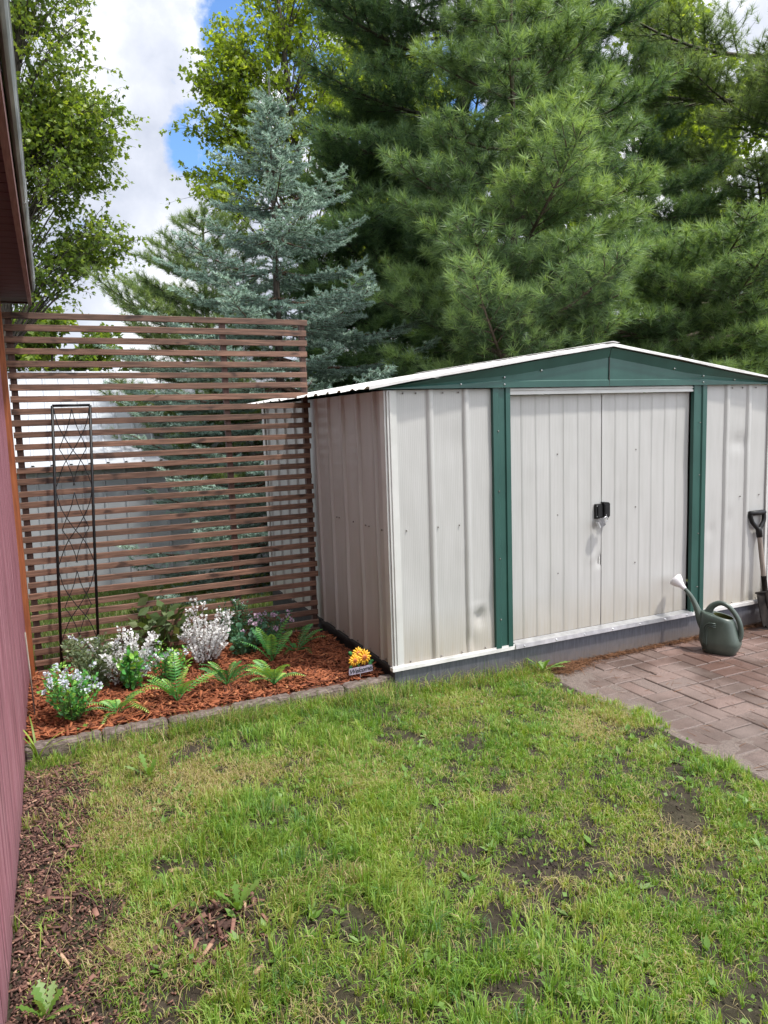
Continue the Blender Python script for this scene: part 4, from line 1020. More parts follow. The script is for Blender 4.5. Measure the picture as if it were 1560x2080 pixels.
def rosette(name, label, cat, base, n, L, w, seed, mat='weed', up=.9, kind='oval', group=None):
    rs = random.Random(seed); root = thing(name, label, cat, base, 0, group)
    for k in range(n):
        m = MB(); az = 2*math.pi*k/n+rs.uniform(-.5, .5); ln = L*rs.uniform(.65, 1.1); a = up+rs.uniform(-.3, .3); N = 13; p = np.array([0.0, 0, -.01]); sd = np.array([-math.sin(az), math.cos(az), 0]); L_, R_, C_ = [], [], []
        m.ct = rs.uniform(.1, .9)
        for i in range(N+1):
            u = i/N
            ww = w*(math.sin(math.pi*min(1, u*.93+.05))**.8 if kind == 'oval' else (1-u**2.5)*.5)
            if kind == 'tooth' : ww = w*(.22+.78*u)*(1.1 if i % 2 else .5)*(1 if u < .9 else .3)
            C_.append(p+np.array([0, 0, -ww*.12])); L_.append(p+sd*ww); R_.append(p-sd*ww)
            p = p+np.array([math.cos(az)*math.cos(a), math.sin(az)*math.cos(a), math.sin(a)])*ln/N; a -= 9/13*(.075 if kind == 'tooth' else .13)*(1+rs.uniform(-.3, .3))
        vs = L_+C_+R_; fs = []
        for i in range(N): fs += [(i, i+1, N+1+i+1, N+1+i), (N+1+i, N+1+i+1, 2*N+2+i+1, 2*N+2+i)]
        m.add(vs, fs); m.build('leaf', MAT[mat], root, True)
    return root
def lawnp(px, py):
    p = at(px, py, z=-.155); return (p[0], p[1], float(gz(p[0], p[1])))
rosette('daylily', 'strap leaved lily shoot growing between the barn wall and the edging', 'plant', lawnp(78, 1555), 9, .26, .011, 51, 'lily', 1.25, 'strap')
rosette('dandelion', 'pale upright dandelion clump in the dry grass below the edging', 'weed', lawnp(303, 1588), 7, .13, .017, 52, 'weed', 1.25, 'tooth', 'weeds in the lawn')
rosette('dandelion', 'upright dandelion plant beside the old bark chips in the lawn', 'weed', lawnp(485, 1868), 7, .12, .016, 53, 'weed', 1.2, 'tooth', 'weeds in the lawn')
rosette('dandelion', 'lime green weed at the barn foot by the bottom photo edge', 'weed', lawnp(95, 2085), 8, .12, .015, 54, 'weed', 1.2, 'tooth', 'weeds in the lawn')
rosette('dandelion', 'leafy weed growing against the grey shed sill', 'weed', (.97, -.07, -.17), 9, .17, .020, 55, 'weed', .9, 'tooth', 'weeds in the lawn')
rosette('dandelion', 'flat broad leaved weed in the middle of the lawn', 'weed', lawnp(395, 1702), 6, .10, .022, 56, 'weed', .45, 'oval', 'weeds in the lawn')
rosette('seedling', 'tiny green sprig alone in the mulch by the front edging', 'weed', bedp(168, 1478), 7, .05, .010, 57, 'weed', .8, 'oval')
m = MB(); m.tube([(-1.848, .42, -.10), (-1.852, .41, .16), (-1.857, .40, .385)], .0042, 6)
tag(m.build('garden_stake', MAT['ash'], None, True), 'thin weathered stake leaning at the foot of the orange post', 'stake')

# ------------------------------------------------------------------ welcome sign
sg = thing('welcome_sign', 'small sunflower garden stake sign reading Welcome', 'sign', (-.168, .095, -.05), R(4)); sg.scale = (.92, .92, .92)
m = MB(); m.tube([(0, .008, -.08), (0, .008, .05)], .0026, 6); m.build('stake', MAT['steel'], sg, True)
m = MB(); m.loft([[(x*.5+dx, y, z) for dx in (0,) for (x, z) in ((-.160, .020), (.160, .018), (.163, .036), (.158, .058), (-.156, .060), (-.163, .040))] for y in (-.005, .005)]); 
m.build('name_board', MAT['sign_board'], sg)
tc = bpy.data.curves.new('lettering', 'FONT'); tc.body = 'Welcome.'; tc.size = .040; tc.align_x = 'CENTER'; tc.align_y = 'CENTER'; tc.extrude = .0008; tc.shear = .35; tc.space_character = .95; tc.offset = .0004
to = bpy.data.objects.new('lettering', tc); COL.objects.link(to); to.parent = sg; to.location = (-.002, -.0062, .040); to.rotation_euler = (R(90), R(-2), 0); tc.materials.append(MAT['ink'])
bpy.context.view_layer.update()
tm = bpy.data.meshes.new_from_object(to.evaluated_get(bpy.context.evaluated_depsgraph_get())); tl = bpy.data.objects.new('lettering', tm); COL.objects.link(tl)
tl.parent = sg; tl.location = to.location; tl.rotation_euler = to.rotation_euler; bpy.data.objects.remove(to); tl.name = 'lettering'
def sunflower(c, r, seed):
    rs = random.Random(seed); m = MB(); cx, cy_, cz = c
    for ring, (n, r1, dy) in enumerate(((13, r, .004), (11, r*.80, -.002))):
        for k in range(n):
            a = 2*math.pi*k/n+ring*.2+rs.uniform(-.06, .06); d = np.array([math.cos(a), 0, math.sin(a)]); s = np.array([-d[2], 0, d[0]]); L = r1*rs.uniform(.93, 1.05); w = r1*.19; o = np.array([cx, cy_+dy, cz])
            rings = []
            for u, ww, t in ((.30, .55, .002), (.55, 1.0, .0045), (.78, .85, .004), (.93, .4, .002), (1.0, .04, .0005)):
                q = o+d*L*u; rings.append([q+s*w*ww, q+np.array([0, -t, 0]), q-s*w*ww, q+np.array([0, t*.4, 0])])
            m.loft(rings)
    pet = m.build('sunflower', MAT['sign_yellow'], sg, True)
    m = MB(); m.ball((cx, cy_-.004, cz), r*.40, 14, 7, (1, .28, 1)); m.build('flower_ring', MAT['sign_orange'], pet, True)
    m = MB(); m.ball((cx, cy_-.008, cz), r*.25, 12, 7, (1, .30, 1)); m.build('flower_centre', MAT['sign_brown'], pet, True)
sunflower((.022, -.010, .117), .052, 1); sunflower((-.040, -.006, .108), .042, 2); sunflower((-.012, .004, .146), .040, 3)
m = MB()
for (x, z, a, L) in ((-.064, .152, 2.3, .036), (.078, .078, .2, .034), (-.062, .070, 3.6, .032), (-.012, .072, 1.6, .03), (.07, .066, -.3, .03)):
    d = np.array([math.cos(a), 0, math.sin(a)]); s = np.array([-d[2], 0, d[0]]); o = np.array([x, .004, z]); rings = []
    for u, ww in ((-.5, .1), (-.2, .8), (.1, 1), (.35, .7), (.5, .05)):
        q = o+d*L*u; rings.append([q+s*L*.38*ww, q+np.array([0, -.004, 0]), q-s*L*.38*ww, q+np.array([0, .003, 0])])
    m.loft(rings)
m.build('leaves', MAT['sign_green'], sg, True)

# ------------------------------------------------------------------ watering can
wp = at(1461, 1326, z=-.188)
wc = thing('watering_can', 'grey green plastic watering can with a white rose standing on the pavers', 'watering can', (wp[0], wp[1], -.187), R(-66))
wc.scale = (.9, .9, .93)
# local +X points to the handle end, spout towards -X
def sq(cx, cy_, a, b_, z, n=28, p=2.8, tilt=0):
    out = []
    for k in range(n):
        t_ = 2*math.pi*k/n; c, s = math.cos(t_), math.sin(t_)
        x = cx+a*math.copysign(abs(c)**(2/p), c); out.append((x, cy_+b_*math.copysign(abs(s)**(2/p), s), z+tilt*(x-cx)))
    return out
m = MB(); m.loft([sq(.0, 0, .095, .055, 0, p=3), sq(0, 0, .110, .068, .006, p=3), sq(.006, 0, .125, .080, .040, p=3), sq(.006, 0, .138, .090, .075, p=3), sq(.004, 0, .140, .090, .095, p=3), sq(.0, 0, .134, .086, .13, p=3),
    sq(-.006, 0, .125, .080, .19, p=2.8), sq(-.010, 0, .117, .074, .235, p=2.6, tilt=-.08), sq(-.012, 0, .114, .072, .262, p=2.5, tilt=-.20), sq(-.012, 0, .108, .066, .268, p=2.4, tilt=-.20)], True, False)
# raised neck and shoulder near the spout, open mouth on the handle side
top0 = sq(-.012, 0, .108, .066, .268, p=2.4, tilt=-.20); hole = sq(.022, 0, .066, .050, .266, p=2.2, tilt=-.20)
m.loft([top0, [(a[0]*.5+b_[0]*.5, a[1]*.5+b_[1]*.5, .272-.20*(a[0]*.5+b_[0]*.5)) for a, b_ in zip(top0, hole)], hole], False, False)
body = m.build('can_body', MAT['can'], wc, True)
m = MB()
for sgn in (-1, 1):      # pressed arches on both broad faces
    for q, (r_, cxx) in enumerate(((.030, -.035), (.042, -.035), (.054, -.035))):
        pts = []
        for k in range(5): pts.append((cxx-r_, .06+.022*k))
        for k in range(1, 9): a = math.pi-math.pi*.5*k/8; pts.append((cxx+r_*math.cos(a), .148+.02+r_*math.sin(a)))
        pts.append((cxx+.03, .168+r_))
        out = []
        for x, z in pts:
            A, B, pp = (.138, .0885, 3.0) if z < .1 else (.138-.013*(z-.09)/.1, .0885-.0095*(z-.09)/.1, 2.8)
            yy = B*max(0.0, 1-abs((x)/A)**pp)**(1/pp); out.append((x, sgn*(yy+.0028), z))
        m.tube(out, .0052, 6)
m.build('pressed_arches', MAT['can'], body, True)
m = MB(); m.loft([hole, sq(.022, 0, .070, .052, .235, p=2.2), sq(.01, 0, .105, .068, .18, p=2.6), sq(.006, 0, .115, .076, .08, p=2.8), sq(.006, 0, .110, .07, .02, p=3)], False, True)
m.build('inside', MAT['can_inside'], body, True)
def rib(ctrl, radii, n=10, k=8, sc_=(1, 1)):
    pts = spl([(*c,) for c in ctrl], k); rr = []
    N = len(pts)
    for i in range(N):
        x = i/(N-1)*(len(radii)-1); j = min(int(x), len(radii)-2); rr.append(radii[j]*(1-(x-j))+radii[j+1]*(x-j))
    mm = MB(); mm.tube(pts, rr, n); return mm
rib([(-.085, 0, .272), (-.055, 0, .325), (.0, 0, .355), (.06, 0, .335), (.115, 0, .27), (.140, 0, .20), (.138, 0, .14), (.115, 0, .105)], [.030, .022, .0165, .016, .0165, .018, .021, .030], 12).build('handle', MAT['can'], wc, True)
rib([(-.095, 0, .150), (-.130, 0, .215), (-.165, 0, .300), (-.205, 0, .375), (-.250, 0, .425)], [.040, .034, .022, .0165, .0135], 12).build('spout', MAT['can'], wc, True)
m = MB(); A = Vector((-.250, 0, .425)); dv = Vector((-.72, 0, .62)).normalized(); x_, y_, _ = frame(dv); rings = []
for u, r_ in ((0, .016), (.022, .018), (.045, .028), (.068, .042), (.086, .049), (.098, .050), (.106, .042), (.110, .015)):
    c = A+dv*u; rings.append([c+x_*(r_*math.cos(2*math.pi*k/18))+y_*(r_*math.sin(2*math.pi*k/18)) for k in range(18)])
m.loft(rings); m.build('rose', MAT['rose'], wc, True)

# ------------------------------------------------------------------ shovel leaning on the wall
sv = thing('shovel', 'shovel with black D grip and worn wooden shaft leaning on the shed wall', 'shovel', (2.93, -.10, -.19))
T_ = Vector((-.048, .072, .755)); B_ = Vector((-.010, .038, .33)); 
m = MB(); m.tube([B_+(T_-B_)*k/8 for k in range(-1, 8)], [.0165]*9, 10); m.build('shaft', MAT['ash'], sv, True)
m = MB(); ax = (T_-B_).normalized(); wx = Vector((1, 0, 0)); 
c = T_-ax*.045
m.tube([c-ax*.05, c, c+ax*.02], [.021, .021, .018], 10)
for s in (-1, 1): m.tube(spl([tuple(c), tuple(c+ax*.025+wx*s*.026), tuple(c+ax*.060+wx*s*.056), tuple(c+ax*.095+wx*s*.066), tuple(c+ax*.130+wx*s*.066)], 6), .0155, 9)
m.tube([c+ax*.125-wx*.076, c+ax*.125, c+ax*.125+wx*.076], [.0175, .0185, .0175], 10); m.build('grip', MAT['black'], sv, True)
m = MB(); m.tube(spl([tuple(B_+ax*.05), tuple(B_-ax*.05), (-.012, .018, .20), (0, .012, .13)], 6), [.0185]*10+[.017]*9, 10); m.build('socket', MAT['blade'], sv, True)
m = MB(); rings = []
for i in range(9):
    u = i/8; z = .26-.265*u; w = .118*(1-.06*u-.30*max(0, u-.62)**1.5*3); yy = .026-.055*u
    row = [(w*(k/6-1)*1.0 if True else 0, yy+.016*abs(k/6-1)**2*-1, z+(.012*(abs(k/6-1))**2 if i == 0 else 0)+(.05*abs(k/6-1)**2 if i == 8 else 0)) for k in range(13)]
    rings.append(row)
n = 13; vs = [q for r_ in rings for q in r_]; vs2 = [(a, b_+.004, c_) for a, b_, c_ in vs]; N = len(vs)
fs = [(i*n+k, i*n+k+1, (i+1)*n+k+1, (i+1)*n+k) for i in range(8) for k in range(12)]
m.add(vs+vs2, fs+[tuple(N+q for q in f[::-1]) for f in fs]+[(k, N+k, N+k+1, k+1) for k in range(12)]+[(i*n, (i+1)*n, N+(i+1)*n, N+i*n) for i in range(8)]+[((i+1)*n-1, N+(i+1)*n-1, N+(i+2)*n-1, (i+2)*n-1) for i in range(8)])
m.box((-.112, .010, .262), (-.022, .032, .272)); m.box((.022, .010, .262), (.112, .032, .272))
m.build('blade', MAT['blade'], sv, True)

# ------------------------------------------------------------------ lawn
gz_soil = gz
def gz(x, y): return np.where((np.asarray(x) > .965) & (np.asarray(y) < .05), -.187, gz_soil(x, y))
def blades(x, y, z, h, w, lean, az, tint):
    n = len(x); d = np.stack([np.cos(az), np.sin(az), np.zeros(n)], -1); fa = az+np.pi/2+rng.normal(0, .5, n); s = np.stack([np.cos(fa), np.sin(fa), np.zeros(n)], -1)*(w*.5)[:, None]
    b0 = np.stack([x, y, z-.004], -1); upv = np.array([0, 0, 1.0])
    m_ = b0+d*(h*lean*.35)[:, None]+upv*(h*.60*np.sqrt(np.clip(1-(lean*.5)**2, .1, 1)))[:, None]
    tp = b0+d*(h*lean)[:, None]+upv*(h*np.clip(1-lean*.62, .08, 1))[:, None]
    V = np.stack([b0-s, b0+s, m_-s*.85, m_+s*.85, tp], 1)
    o = 5*np.arange(n)[:, None]; F_ = np.concatenate([o+np.array([0, 1, 3]), o+np.array([0, 3, 2]), o+np.array([2, 3, 4])], 0)
    return V.reshape(-1, 3), F_, np.repeat(tint, 5)
bare = [(at(px, py, z=-.17)[0], at(px, py, z=-.17)[1], rx, ry, st) for px, py, rx, ry, st in [
    (1385, 1655, .09, .11, 1), (1090, 1765, .15, .09, .85), (1120, 1850, .12, .10, .7), (690, 1905, .16, .09, .8), (550, 1700, .10, .05, .7), (520, 1690, .05, .06, .6), (440, 1920, .11, .15, .95), (990, 1870, .08, .05, .6), (1240, 1820, .06, .05, .6),
    (700, 1520, .10, .04, .5), (1300, 1490, .14, .06, .9), (1190, 1440, .09, .06, .6), (1020, 2050, .2, .05, .8), (1530, 2050, .2, .08, .8), (330, 1490, .16, .035, .7), (520, 1470, .10, .03, .6), (930, 1790, .06, .05, .5), (1010, 1900, .1, .06, .6), (640, 1740, .07, .06, .5), (870, 1990, .09, .05, .5), (760, 1640, .05, .04, .5), (930, 1390, .18, .03, .3), (1550, 1680, .05, .12, .8)]]
def bareness(x, y):
    b_ = np.zeros_like(x)
    for cx, cy_, rx, ry, st in bare:
        q = ((x-cx)/rx)**2+((y-cy_)/ry)**2; b_ = np.maximum(b_, st*np.clip(1.35-q, 0, 1))
    strip = np.clip((-1.60-x+.10*(vnoise(x, y, .22, 61)-.5)*3)/.12, 0, 1)*.93
    strip = strip*np.clip((-.22-y)/.12+.0, .25, 1)
    return np.maximum(b_, strip)
def lawn_pts(n, x0, x1, y0, y1):
    x = rng.uniform(x0, x1, n); y = rng.uniform(y0, y1, n)
    edge = .965+.11*(vnoise(y, y*0, .20, 63)-.5)*2+.05*np.clip((y+.6)/.6, 0, 1)
    dens = np.clip((-.05+1.15*vnoise(x, y, .085, 64))*(.30+.95*vnoise(x, y, .26, 65)), .03, 1)
    k = rng.uniform(0, 1, n) < dens*(1-bareness(x, y))*1.15
    k &= x < edge
    return x[k], y[k]
def dryness(x, y): return np.clip(vnoise(x, y, .30, 67)*1.8-.95+.40*np.exp(-((x+1.45)/.40)**2-((y+.35)/.45)**2)+.35*np.exp(-((x+.2)/.5)**2-((y+.12)/.10)**2)-.15*(x > -.4)+.5*np.exp(-((x-.72)/.16)**2-((y+.75)/.30)**2)+.6*np.exp(-((x+.88)/.13)**2-((y+1.50)/.09)**2), 0, 1)
# fine under-storey of short blades and thatch
x, y = lawn_pts(260000, -1.89, 1.04, -2.75, -.005); n = len(x); dry = dryness(x, y)
isdry = rng.uniform(0, 1, n) < .14+.55*dry
h = rng.uniform(.014, .038, n); lean = np.where(isdry, rng.uniform(.9, 1.5, n), np.abs(rng.normal(.6, .4, n)))
tint = np.where(isdry, rng.uniform(0, .28, n), np.clip(.55+.3*(vnoise(x, y, .22, 69)-.45)+rng.normal(0, .12, n), .31, 1))
V0, F0, T0 = blades(x, y, gz(x, y), h*np.where(isdry, 1.5, 1), rng.uniform(.0014, .0030, n), lean, rng.uniform(0, 6.3, n), tint)
# tufts
tx, ty = lawn_pts(31000, -1.89, 1.03, -2.75, -.005); k = rng.uniform(0, 1, len(tx)) < .45+.9*(vnoise(tx, ty, .19, 70)-.2); tx, ty = tx[k], ty[k]; nt_ = len(tx); dt = dryness(tx, ty)
per = 13; X = np.repeat(tx, per); Y = np.repeat(ty, per); n = len(X)
hz_ = np.repeat((.024+.058*vnoise(tx, ty, .28, 66)**1.3)*rng.uniform(.7, 1.35, nt_)*(1-.3*dt), per)
az = rng.uniform(0, 6.3, n); r_ = np.abs(rng.normal(0, .009, n)); base_t = np.clip(.60-.16*dt+.42*(vnoise(tx, ty, .24, 71)-.45)+rng.normal(0, .13, nt_), .30, 1)
base_l = np.repeat(rng.uniform(.15, .75, nt_), per); wind = np.repeat(vnoise(tx, ty, .25, 72)*9, per)
az = np.where(rng.uniform(0, 1, n) < .45, wind+rng.normal(0, .5, n), az)
isdry = rng.uniform(0, 1, n) < np.repeat(.05+.55*dt, per)
tint = np.where(isdry, rng.uniform(.02, .28, n), np.clip(np.repeat(base_t, per)+rng.normal(0, .07, n), .30, 1))
x = X+np.cos(az)*r_; y = np.minimum(Y+np.sin(az)*r_, -.004)
near = np.exp(-np.abs(y+.01)/.05); hz_ = hz_*(1+.7*near*rng.uniform(0, 1, n)*(x < 1.0))
V1, F1, T1 = blades(x, y, gz(x, y), hz_*rng.uniform(.55, 1.25, n), rng.uniform(.0018, .0044, n), np.clip(base_l+rng.normal(0, .25, n), .05, 1.4), az, tint)
V1 = np.concatenate([V0, V1]); F1 = np.concatenate([F0, F1+len(V0)]); T1 = np.concatenate([T0, T1])
# longer stalks leaning along the edging and the sill
k = 900; x = np.concatenate([rng.uniform(-1.7, .9, k), rng.uniform(-1.86, -1.2, 240)]); y = np.concatenate([-.01-np.abs(rng.normal(0, .05, k)), rng.uniform(-1.9, -.1, 240)]); n = len(x)
V2, F2, T2 = blades(x, y, gz(x, y), rng.uniform(.07, .17, n), rng.uniform(.0016, .003, n), rng.uniform(.1, 1.1, n), rng.uniform(0, 6.3, n), np.where(rng.uniform(0, 1, n) < .35, rng.uniform(.05, .3, n), rng.uniform(.4, .95, n)))
k = 3000; x = np.concatenate([rng.uniform(-1.25, .0, k), rng.uniform(.0, .96, 900)]); y = np.concatenate([-.006-np.abs(rng.normal(0, .035, k)), -.03-np.abs(rng.normal(0, .04, 900))]); kk = rng.uniform(0, 1, len(x)) < vnoise(x, y, .13, 95)*1.3; x, y = x[kk], y[kk]; n = len(x)
V4, F4, T4 = blades(x, y, gz(x, y), rng.uniform(.05, .15, n), rng.uniform(.0016, .003, n), rng.uniform(.1, 1.0, n), vnoise(x, y, .3, 96)*7+rng.normal(0, .8, n), np.where(rng.uniform(0, 1, n) < .35, rng.uniform(.1, .3, n), rng.uniform(.4, 1, n)))
V2, F2, T2 = np.concatenate([V2, V4]), np.concatenate([F2, F4+len(V2)]), np.concatenate([T2, T4])
# soft outskirts of the lawn either side of the view
x, y = lawn_pts(30000, -1.89, .99, -4.6, -2.75); n = len(x)
V3, F3, T3 = blades(x, y, gz(x, y), rng.uniform(.03, .06, n), rng.uniform(.003, .005, n), np.abs(rng.normal(.4, .3, n)), rng.uniform(0, 6.3, n), rng.uniform(.3, 1, n))
tag(npmesh('lawn_grass', np.concatenate([V1, V2, V3]), np.concatenate([F1, F2+len(V1), F3+len(V1)+len(V2)]), MAT['grass'], None, np.concatenate([T1, T2, T3])), 'patchy green and straw coloured lawn grass', None, None, 'stuff')
# taller grass beyond the screen
n = 60000; x = rng.uniform(-4.2, 2.2, n); y = 1.30+(7.6-1.30)*rng.uniform(0, 1, n)**1.35; k = ~((x > -.03) & (y < 2.47)) & ~((x < -1.9) & (y < 1.3)); x, y = x[k], y[k]
x = np.concatenate([x, rng.uniform(3.12, 9.5, 26000)]); y = np.concatenate([y, .03+8*rng.uniform(0, 1, 26000)**1.3]); n = len(x)
tall = np.exp(-np.clip(7.85-y, 0, 9)/.25)
V, F_, T = blades(x, y, gz(x, y), rng.uniform(.05, .11, n), rng.uniform(.004, .008, n)*(.7+.1*y), np.abs(rng.normal(.3, .25, n)), rng.uniform(0, 6.3, n), np.clip(rng.normal(.55, .25, n), 0, 1))
tag(npmesh('back_lawn_grass', V, F_, MAT['far_grass'], None, T), 'longer grass sloping away behind the slatted screen', None, None, 'stuff')
# clover and small broad leaves
n = 4200; x = rng.uniform(-1.7, .95, n); y = rng.uniform(-2.7, -.04, n); k = (vnoise(x, y, .20, 81) > .56) | (rng.uniform(0, 1, n) < .10); k &= bareness(x, y) < .9
x, y = x[k], y[k]; n = len(x); dv = np.stack([rng.normal(0, 1, n), rng.normal(0, 1, n), rng.normal(.5, .6, n)], -1)
V = place(OVALW, np.stack([x, y, gz(x, y)+rng.uniform(.010, .042, n)], -1), dv, rng.uniform(.007, .020, n))
tag(npmesh('clover_leaves', V.reshape(-1, 3), tris(n*2), MAT['weed'], None, np.repeat(rng.uniform(0, .8, n), 6)), 'clover and small broad leaves among the grass', None, None, 'stuff')
n = 260; x = rng.uniform(-1.55, .9, n); y = rng.uniform(-2.7, -.06, n); k = vnoise(x, y, .35, 83) > .40; x, y = x[k], y[k]; P = []; Dv = []; S_ = []; T_l = []
for i in range(len(x)):
    z0 = float(gz(x[i], y[i])); t0 = rng.uniform(.1, .8)
    for j in range(rng.integers(4, 8)):
        a_ = rng.uniform(0, 6.28); e_ = rng.uniform(.15, .9); P.append((x[i], y[i], z0+.004)); Dv.append((math.cos(a_)*math.cos(e_), math.sin(a_)*math.cos(e_), math.sin(e_))); S_.append(rng.uniform(.018, .050)); T_l.append(min(1, max(0, t0+rng.normal(0, .15))))
OV2 = OVAL.copy(); OV2[:, :, 0] *= .75
V = place(OV2, np.array(P), np.array(Dv), np.array(S_), True)
tag(npmesh('broadleaf_weeds', V.reshape(-1, 3), tris(len(P)*2), MAT['weed'], None, np.repeat(T_l, 6)), 'small plantain and dandelion leaves scattered through the lawn', None, None, 'stuff')
# weathered chips and soil crumbs along the barn and in the bare patches
n = 9000; x = -1.895+np.abs(rng.normal(0, .17, n)); y = rng.uniform(-2.6, -.12, n); z_ = gz(x, y)+rng.uniform(0, .008, n)
cx = [c for c in bare if c[4] > .9][1] if len([c for c in bare if c[4] > .9]) > 1 else bare[6]
cx = bare[6]; k = 260; x2 = cx[0]+rng.normal(0, .08, k); y2 = cx[1]+rng.normal(0, .10, k)
x = np.concatenate([x, x2]); y = np.concatenate([y, y2]); n = len(x); z_ = gz(x, y)+rng.uniform(0, .010, n)
big = rng.uniform(0, 1, n) < np.where(np.arange(n) < 9000, .035, .35)
tag(chips(np.stack([x, y, z_], -1), np.where(big, rng.uniform(.03, .085, n), rng.gamma(2, .0045, n)+.004), np.where(big, rng.uniform(.006, .014, n), rng.uniform(.0022, .006, n)), rng.uniform(.0015, .005, n), .35, MAT['old_chip'], 'old_bark_chips', rng.beta(1.6, 2.2, n)),
    'weathered brown bark chips and debris along the barn foot', None, None, 'stuff')
n = 12000; x = rng.uniform(-1.7, 1.0, n); y = rng.uniform(-2.7, -.05, n); k = rng.uniform(0, 1, n) < .12+bareness(x, y); x, y = x[k], y[k]; n = len(x)
tag(chips(np.stack([x, y, gz(x, y)+rng.uniform(-.002, .004, n)], -1), rng.gamma(2, .0035, n)+.003, rng.uniform(.002, .006, n), rng.uniform(.002, .005, n), .5, MAT['crumb'], 'soil_crumbs', rng.beta(1.3, 3.0, n)), 'dark soil crumbs and bits of thatch in the bare lawn patches', None, None, 'stuff')
# dry pine needles gathered against the sill
k = 3000; x = np.concatenate([1.02+rng.gamma(1.6, .06, k//2), rng.uniform(1.0, 3.05, k//2), rng.uniform(1.0, 3.2, 260)]); y = np.concatenate([-.03-np.abs(rng.normal(0, .05, k//2)), -.016-np.abs(rng.normal(0, .02, k//2)), -rng.uniform(.05, 2.2, 260)]); n = len(x)
zb_ = np.where(x > 1.0, -.184, gz(x, y))+np.abs(rng.normal(0, .008, n))*(y > -.3)+.001
tag(chips(np.stack([x, y, zb_], -1), rng.uniform(.03, .08, n), np.full(n, .0016), np.full(n, .0012), .18, MAT['litter'], 'pine_needle_litter', rng.uniform(0, 1, n)), 'rusty dry pine needles gathered along the shed sill', None, None, 'stuff')

# ------------------------------------------------------------------ light
sun_d = unit(np.array([.27, -.30, .92]))
el = math.asin(sun_d[2]); azm = math.atan2(sun_d[0], sun_d[1])
w = bpy.data.worlds.new('World'); sc.world = w; w.use_nodes = True; nt = w.node_tree
bg = nt.nodes['Background']; bg.inputs['Strength'].default_value = .12
sky = nt.nodes.new('ShaderNodeTexSky'); sky.sky_type = 'NISHITA'; sky.sun_disc = False; sky.sun_elevation = el; sky.sun_rotation = azm; sky.air_density = 1.0; sky.dust_density = .6
tc = nt.nodes.new('ShaderNodeTexCoord'); dirv = tc.outputs['Generated']
n1 = noise_node(nt, dirv, 3.2, 8, .58); n1.inputs['Distortion'].default_value = .4
def blob(px, py, r0, r1):
    d = unit(FW+(px-780)/F_PX*RX-(py-1040)/F_PX*UP)
    dp = nt.nodes.new('ShaderNodeVectorMath'); dp.operation = 'DOT_PRODUCT'; dp.inputs[1].default_value = tuple(d)
    nn = nt.nodes.new('ShaderNodeVectorMath'); nn.operation = 'NORMALIZE'; nt.links.new(dirv, nn.inputs[0]); nt.links.new(nn.outputs[0], dp.inputs[0])
    mr = nt.nodes.new('ShaderNodeMapRange'); mr.interpolation_type = 'SMOOTHSTEP'; mr.inputs['From Min'].default_value = math.cos(R(r1)); mr.inputs['From Max'].default_value = math.cos(R(r0)); nt.links.new(dp.outputs['Value'], mr.inputs['Value'])
    return mr.outputs[0]
acc = None
for args in ((425, 305, .5, 4.0), (470, 360, .5, 3.0), (500, 60, .5, 4.5), (560, 10, 1, 5), (470, 160, .3, 2.6), (660, 210, 1, 5), (860, 260, 1, 6)):
    o_ = blob(*args)
    if acc is None: acc = o_
    else:
        mx = nt.nodes.new('ShaderNodeMath'); mx.operation = 'MAXIMUM'; nt.links.new(acc, mx.inputs[0]); nt.links.new(o_, mx.inputs[1]); acc = mx.outputs[0]
sub_ = nt.nodes.new('ShaderNodeMath'); sub_.operation = 'MULTIPLY_ADD'; sub_.inputs[1].default_value = -.30; nt.links.new(acc, sub_.inputs[0]); n1b = noise_node(nt, dirv, 11, 9, .62)
mxn = nt.nodes.new('ShaderNodeMath'); mxn.operation = 'MULTIPLY_ADD'; mxn.inputs[1].default_value = .75; nt.links.new(n1b.outputs['Fac'], mxn.inputs[0])
md_ = nt.nodes.new('ShaderNodeMath'); md_.operation = 'MULTIPLY_ADD'; md_.inputs[1].default_value = .5; md_.inputs[2].default_value = -.125; nt.links.new(n1.outputs['Fac'], md_.inputs[0]); nt.links.new(md_.outputs[0], mxn.inputs[2])
nt.links.new(mxn.outputs[0], sub_.inputs[2])
cm = ramp(nt, [(.25, (0, 0, 0)), (.37, (1, 1, 1))]); nt.links.new(sub_.outputs[0], cm.inputs['Fac'])
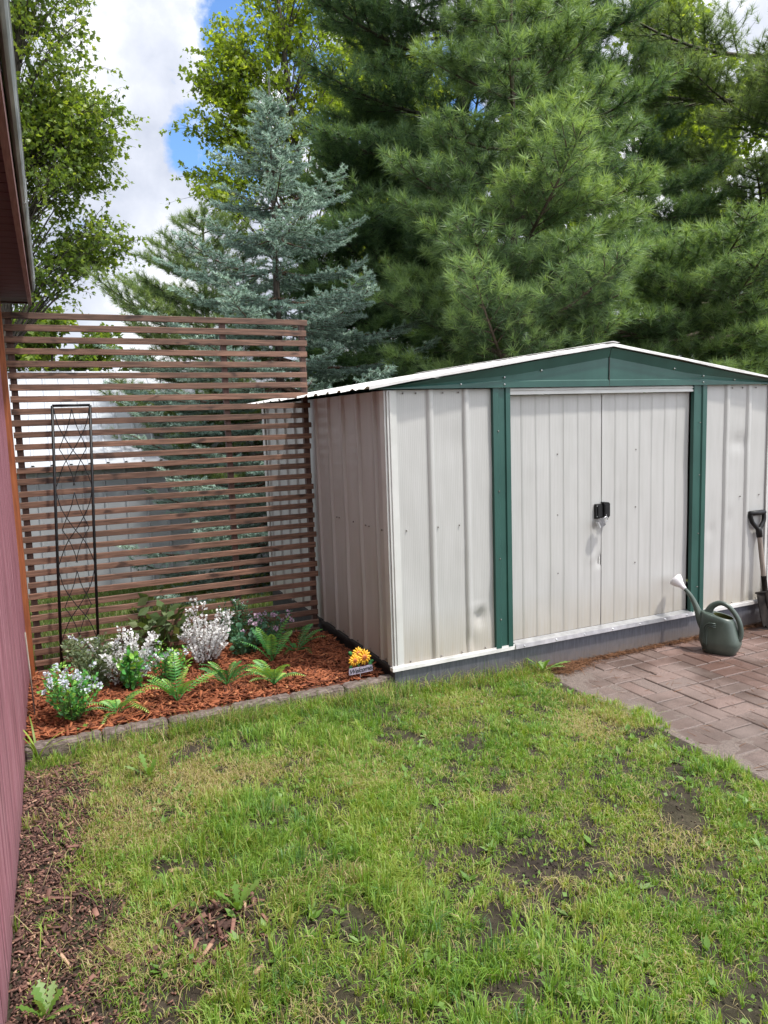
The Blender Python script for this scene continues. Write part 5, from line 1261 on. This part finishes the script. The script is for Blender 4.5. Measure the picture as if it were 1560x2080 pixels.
n2 = noise_node(nt, dirv, 5.5, 7, .55); cc = ramp(nt, [(.34, (4.6, 5.0, 6.0)), (.50, (6.6, 6.9, 7.7)), (.62, (9.6, 9.7, 9.9))]); nt.links.new(n2.outputs['Fac'], cc.inputs['Fac'])
skb = mixc(nt, 1.0, sky.outputs['Color'], (1.15, 1.5, 1.9), 'MULTIPLY')
# cloud brightening added below the sun to favour the shed front over its side
dpn = nt.nodes.new('ShaderNodeVectorMath'); dpn.operation = 'DOT_PRODUCT'; dpn.inputs[1].default_value = tuple(unit(np.array([.55, -.62, .56])))
nnn = nt.nodes.new('ShaderNodeVectorMath'); nnn.operation = 'NORMALIZE'; nt.links.new(dirv, nnn.inputs[0]); nt.links.new(nnn.outputs[0], dpn.inputs[0])
glow = nt.nodes.new('ShaderNodeMapRange'); glow.interpolation_type = 'SMOOTHSTEP'; glow.inputs['From Min'].default_value = .25; glow.inputs['From Max'].default_value = 1; glow.inputs['To Min'].default_value = 1; glow.inputs['To Max'].default_value = 2.5
nt.links.new(dpn.outputs['Value'], glow.inputs['Value'])
cg = nt.nodes.new('ShaderNodeVectorMath'); cg.operation = 'SCALE'; nt.links.new(cc.outputs['Color'], cg.inputs[0]); nt.links.new(glow.outputs[0], cg.inputs['Scale'])
nt.links.new(mixc(nt, cm.outputs['Color'], skb, cg.outputs['Vector']), bg.inputs['Color'])
sl_ = bpy.data.lights.new('sun', 'SUN'); sl_.energy = 4.3; sl_.angle = R(3); sl_.color = (1, .955, .88)
so = bpy.data.objects.new('sun', sl_); COL.objects.link(so); so.rotation_euler = Vector(sun_d).to_track_quat('Z', 'Y').to_euler()
vs = sc.view_settings; vs.view_transform = 'Standard'; vs.look = 'None'; vs.exposure = 0.22; vs.gamma = 1; vs.use_curve_mapping = False
sc.render.engine = 'CYCLES'
cy = sc.cycles; cy.max_bounces = 8; cy.diffuse_bounces = 5; cy.glossy_bounces = 3; cy.transmission_bounces = 5; cy.transparent_max_bounces = 4; cy.caustics_reflective = False; cy.caustics_refractive = False
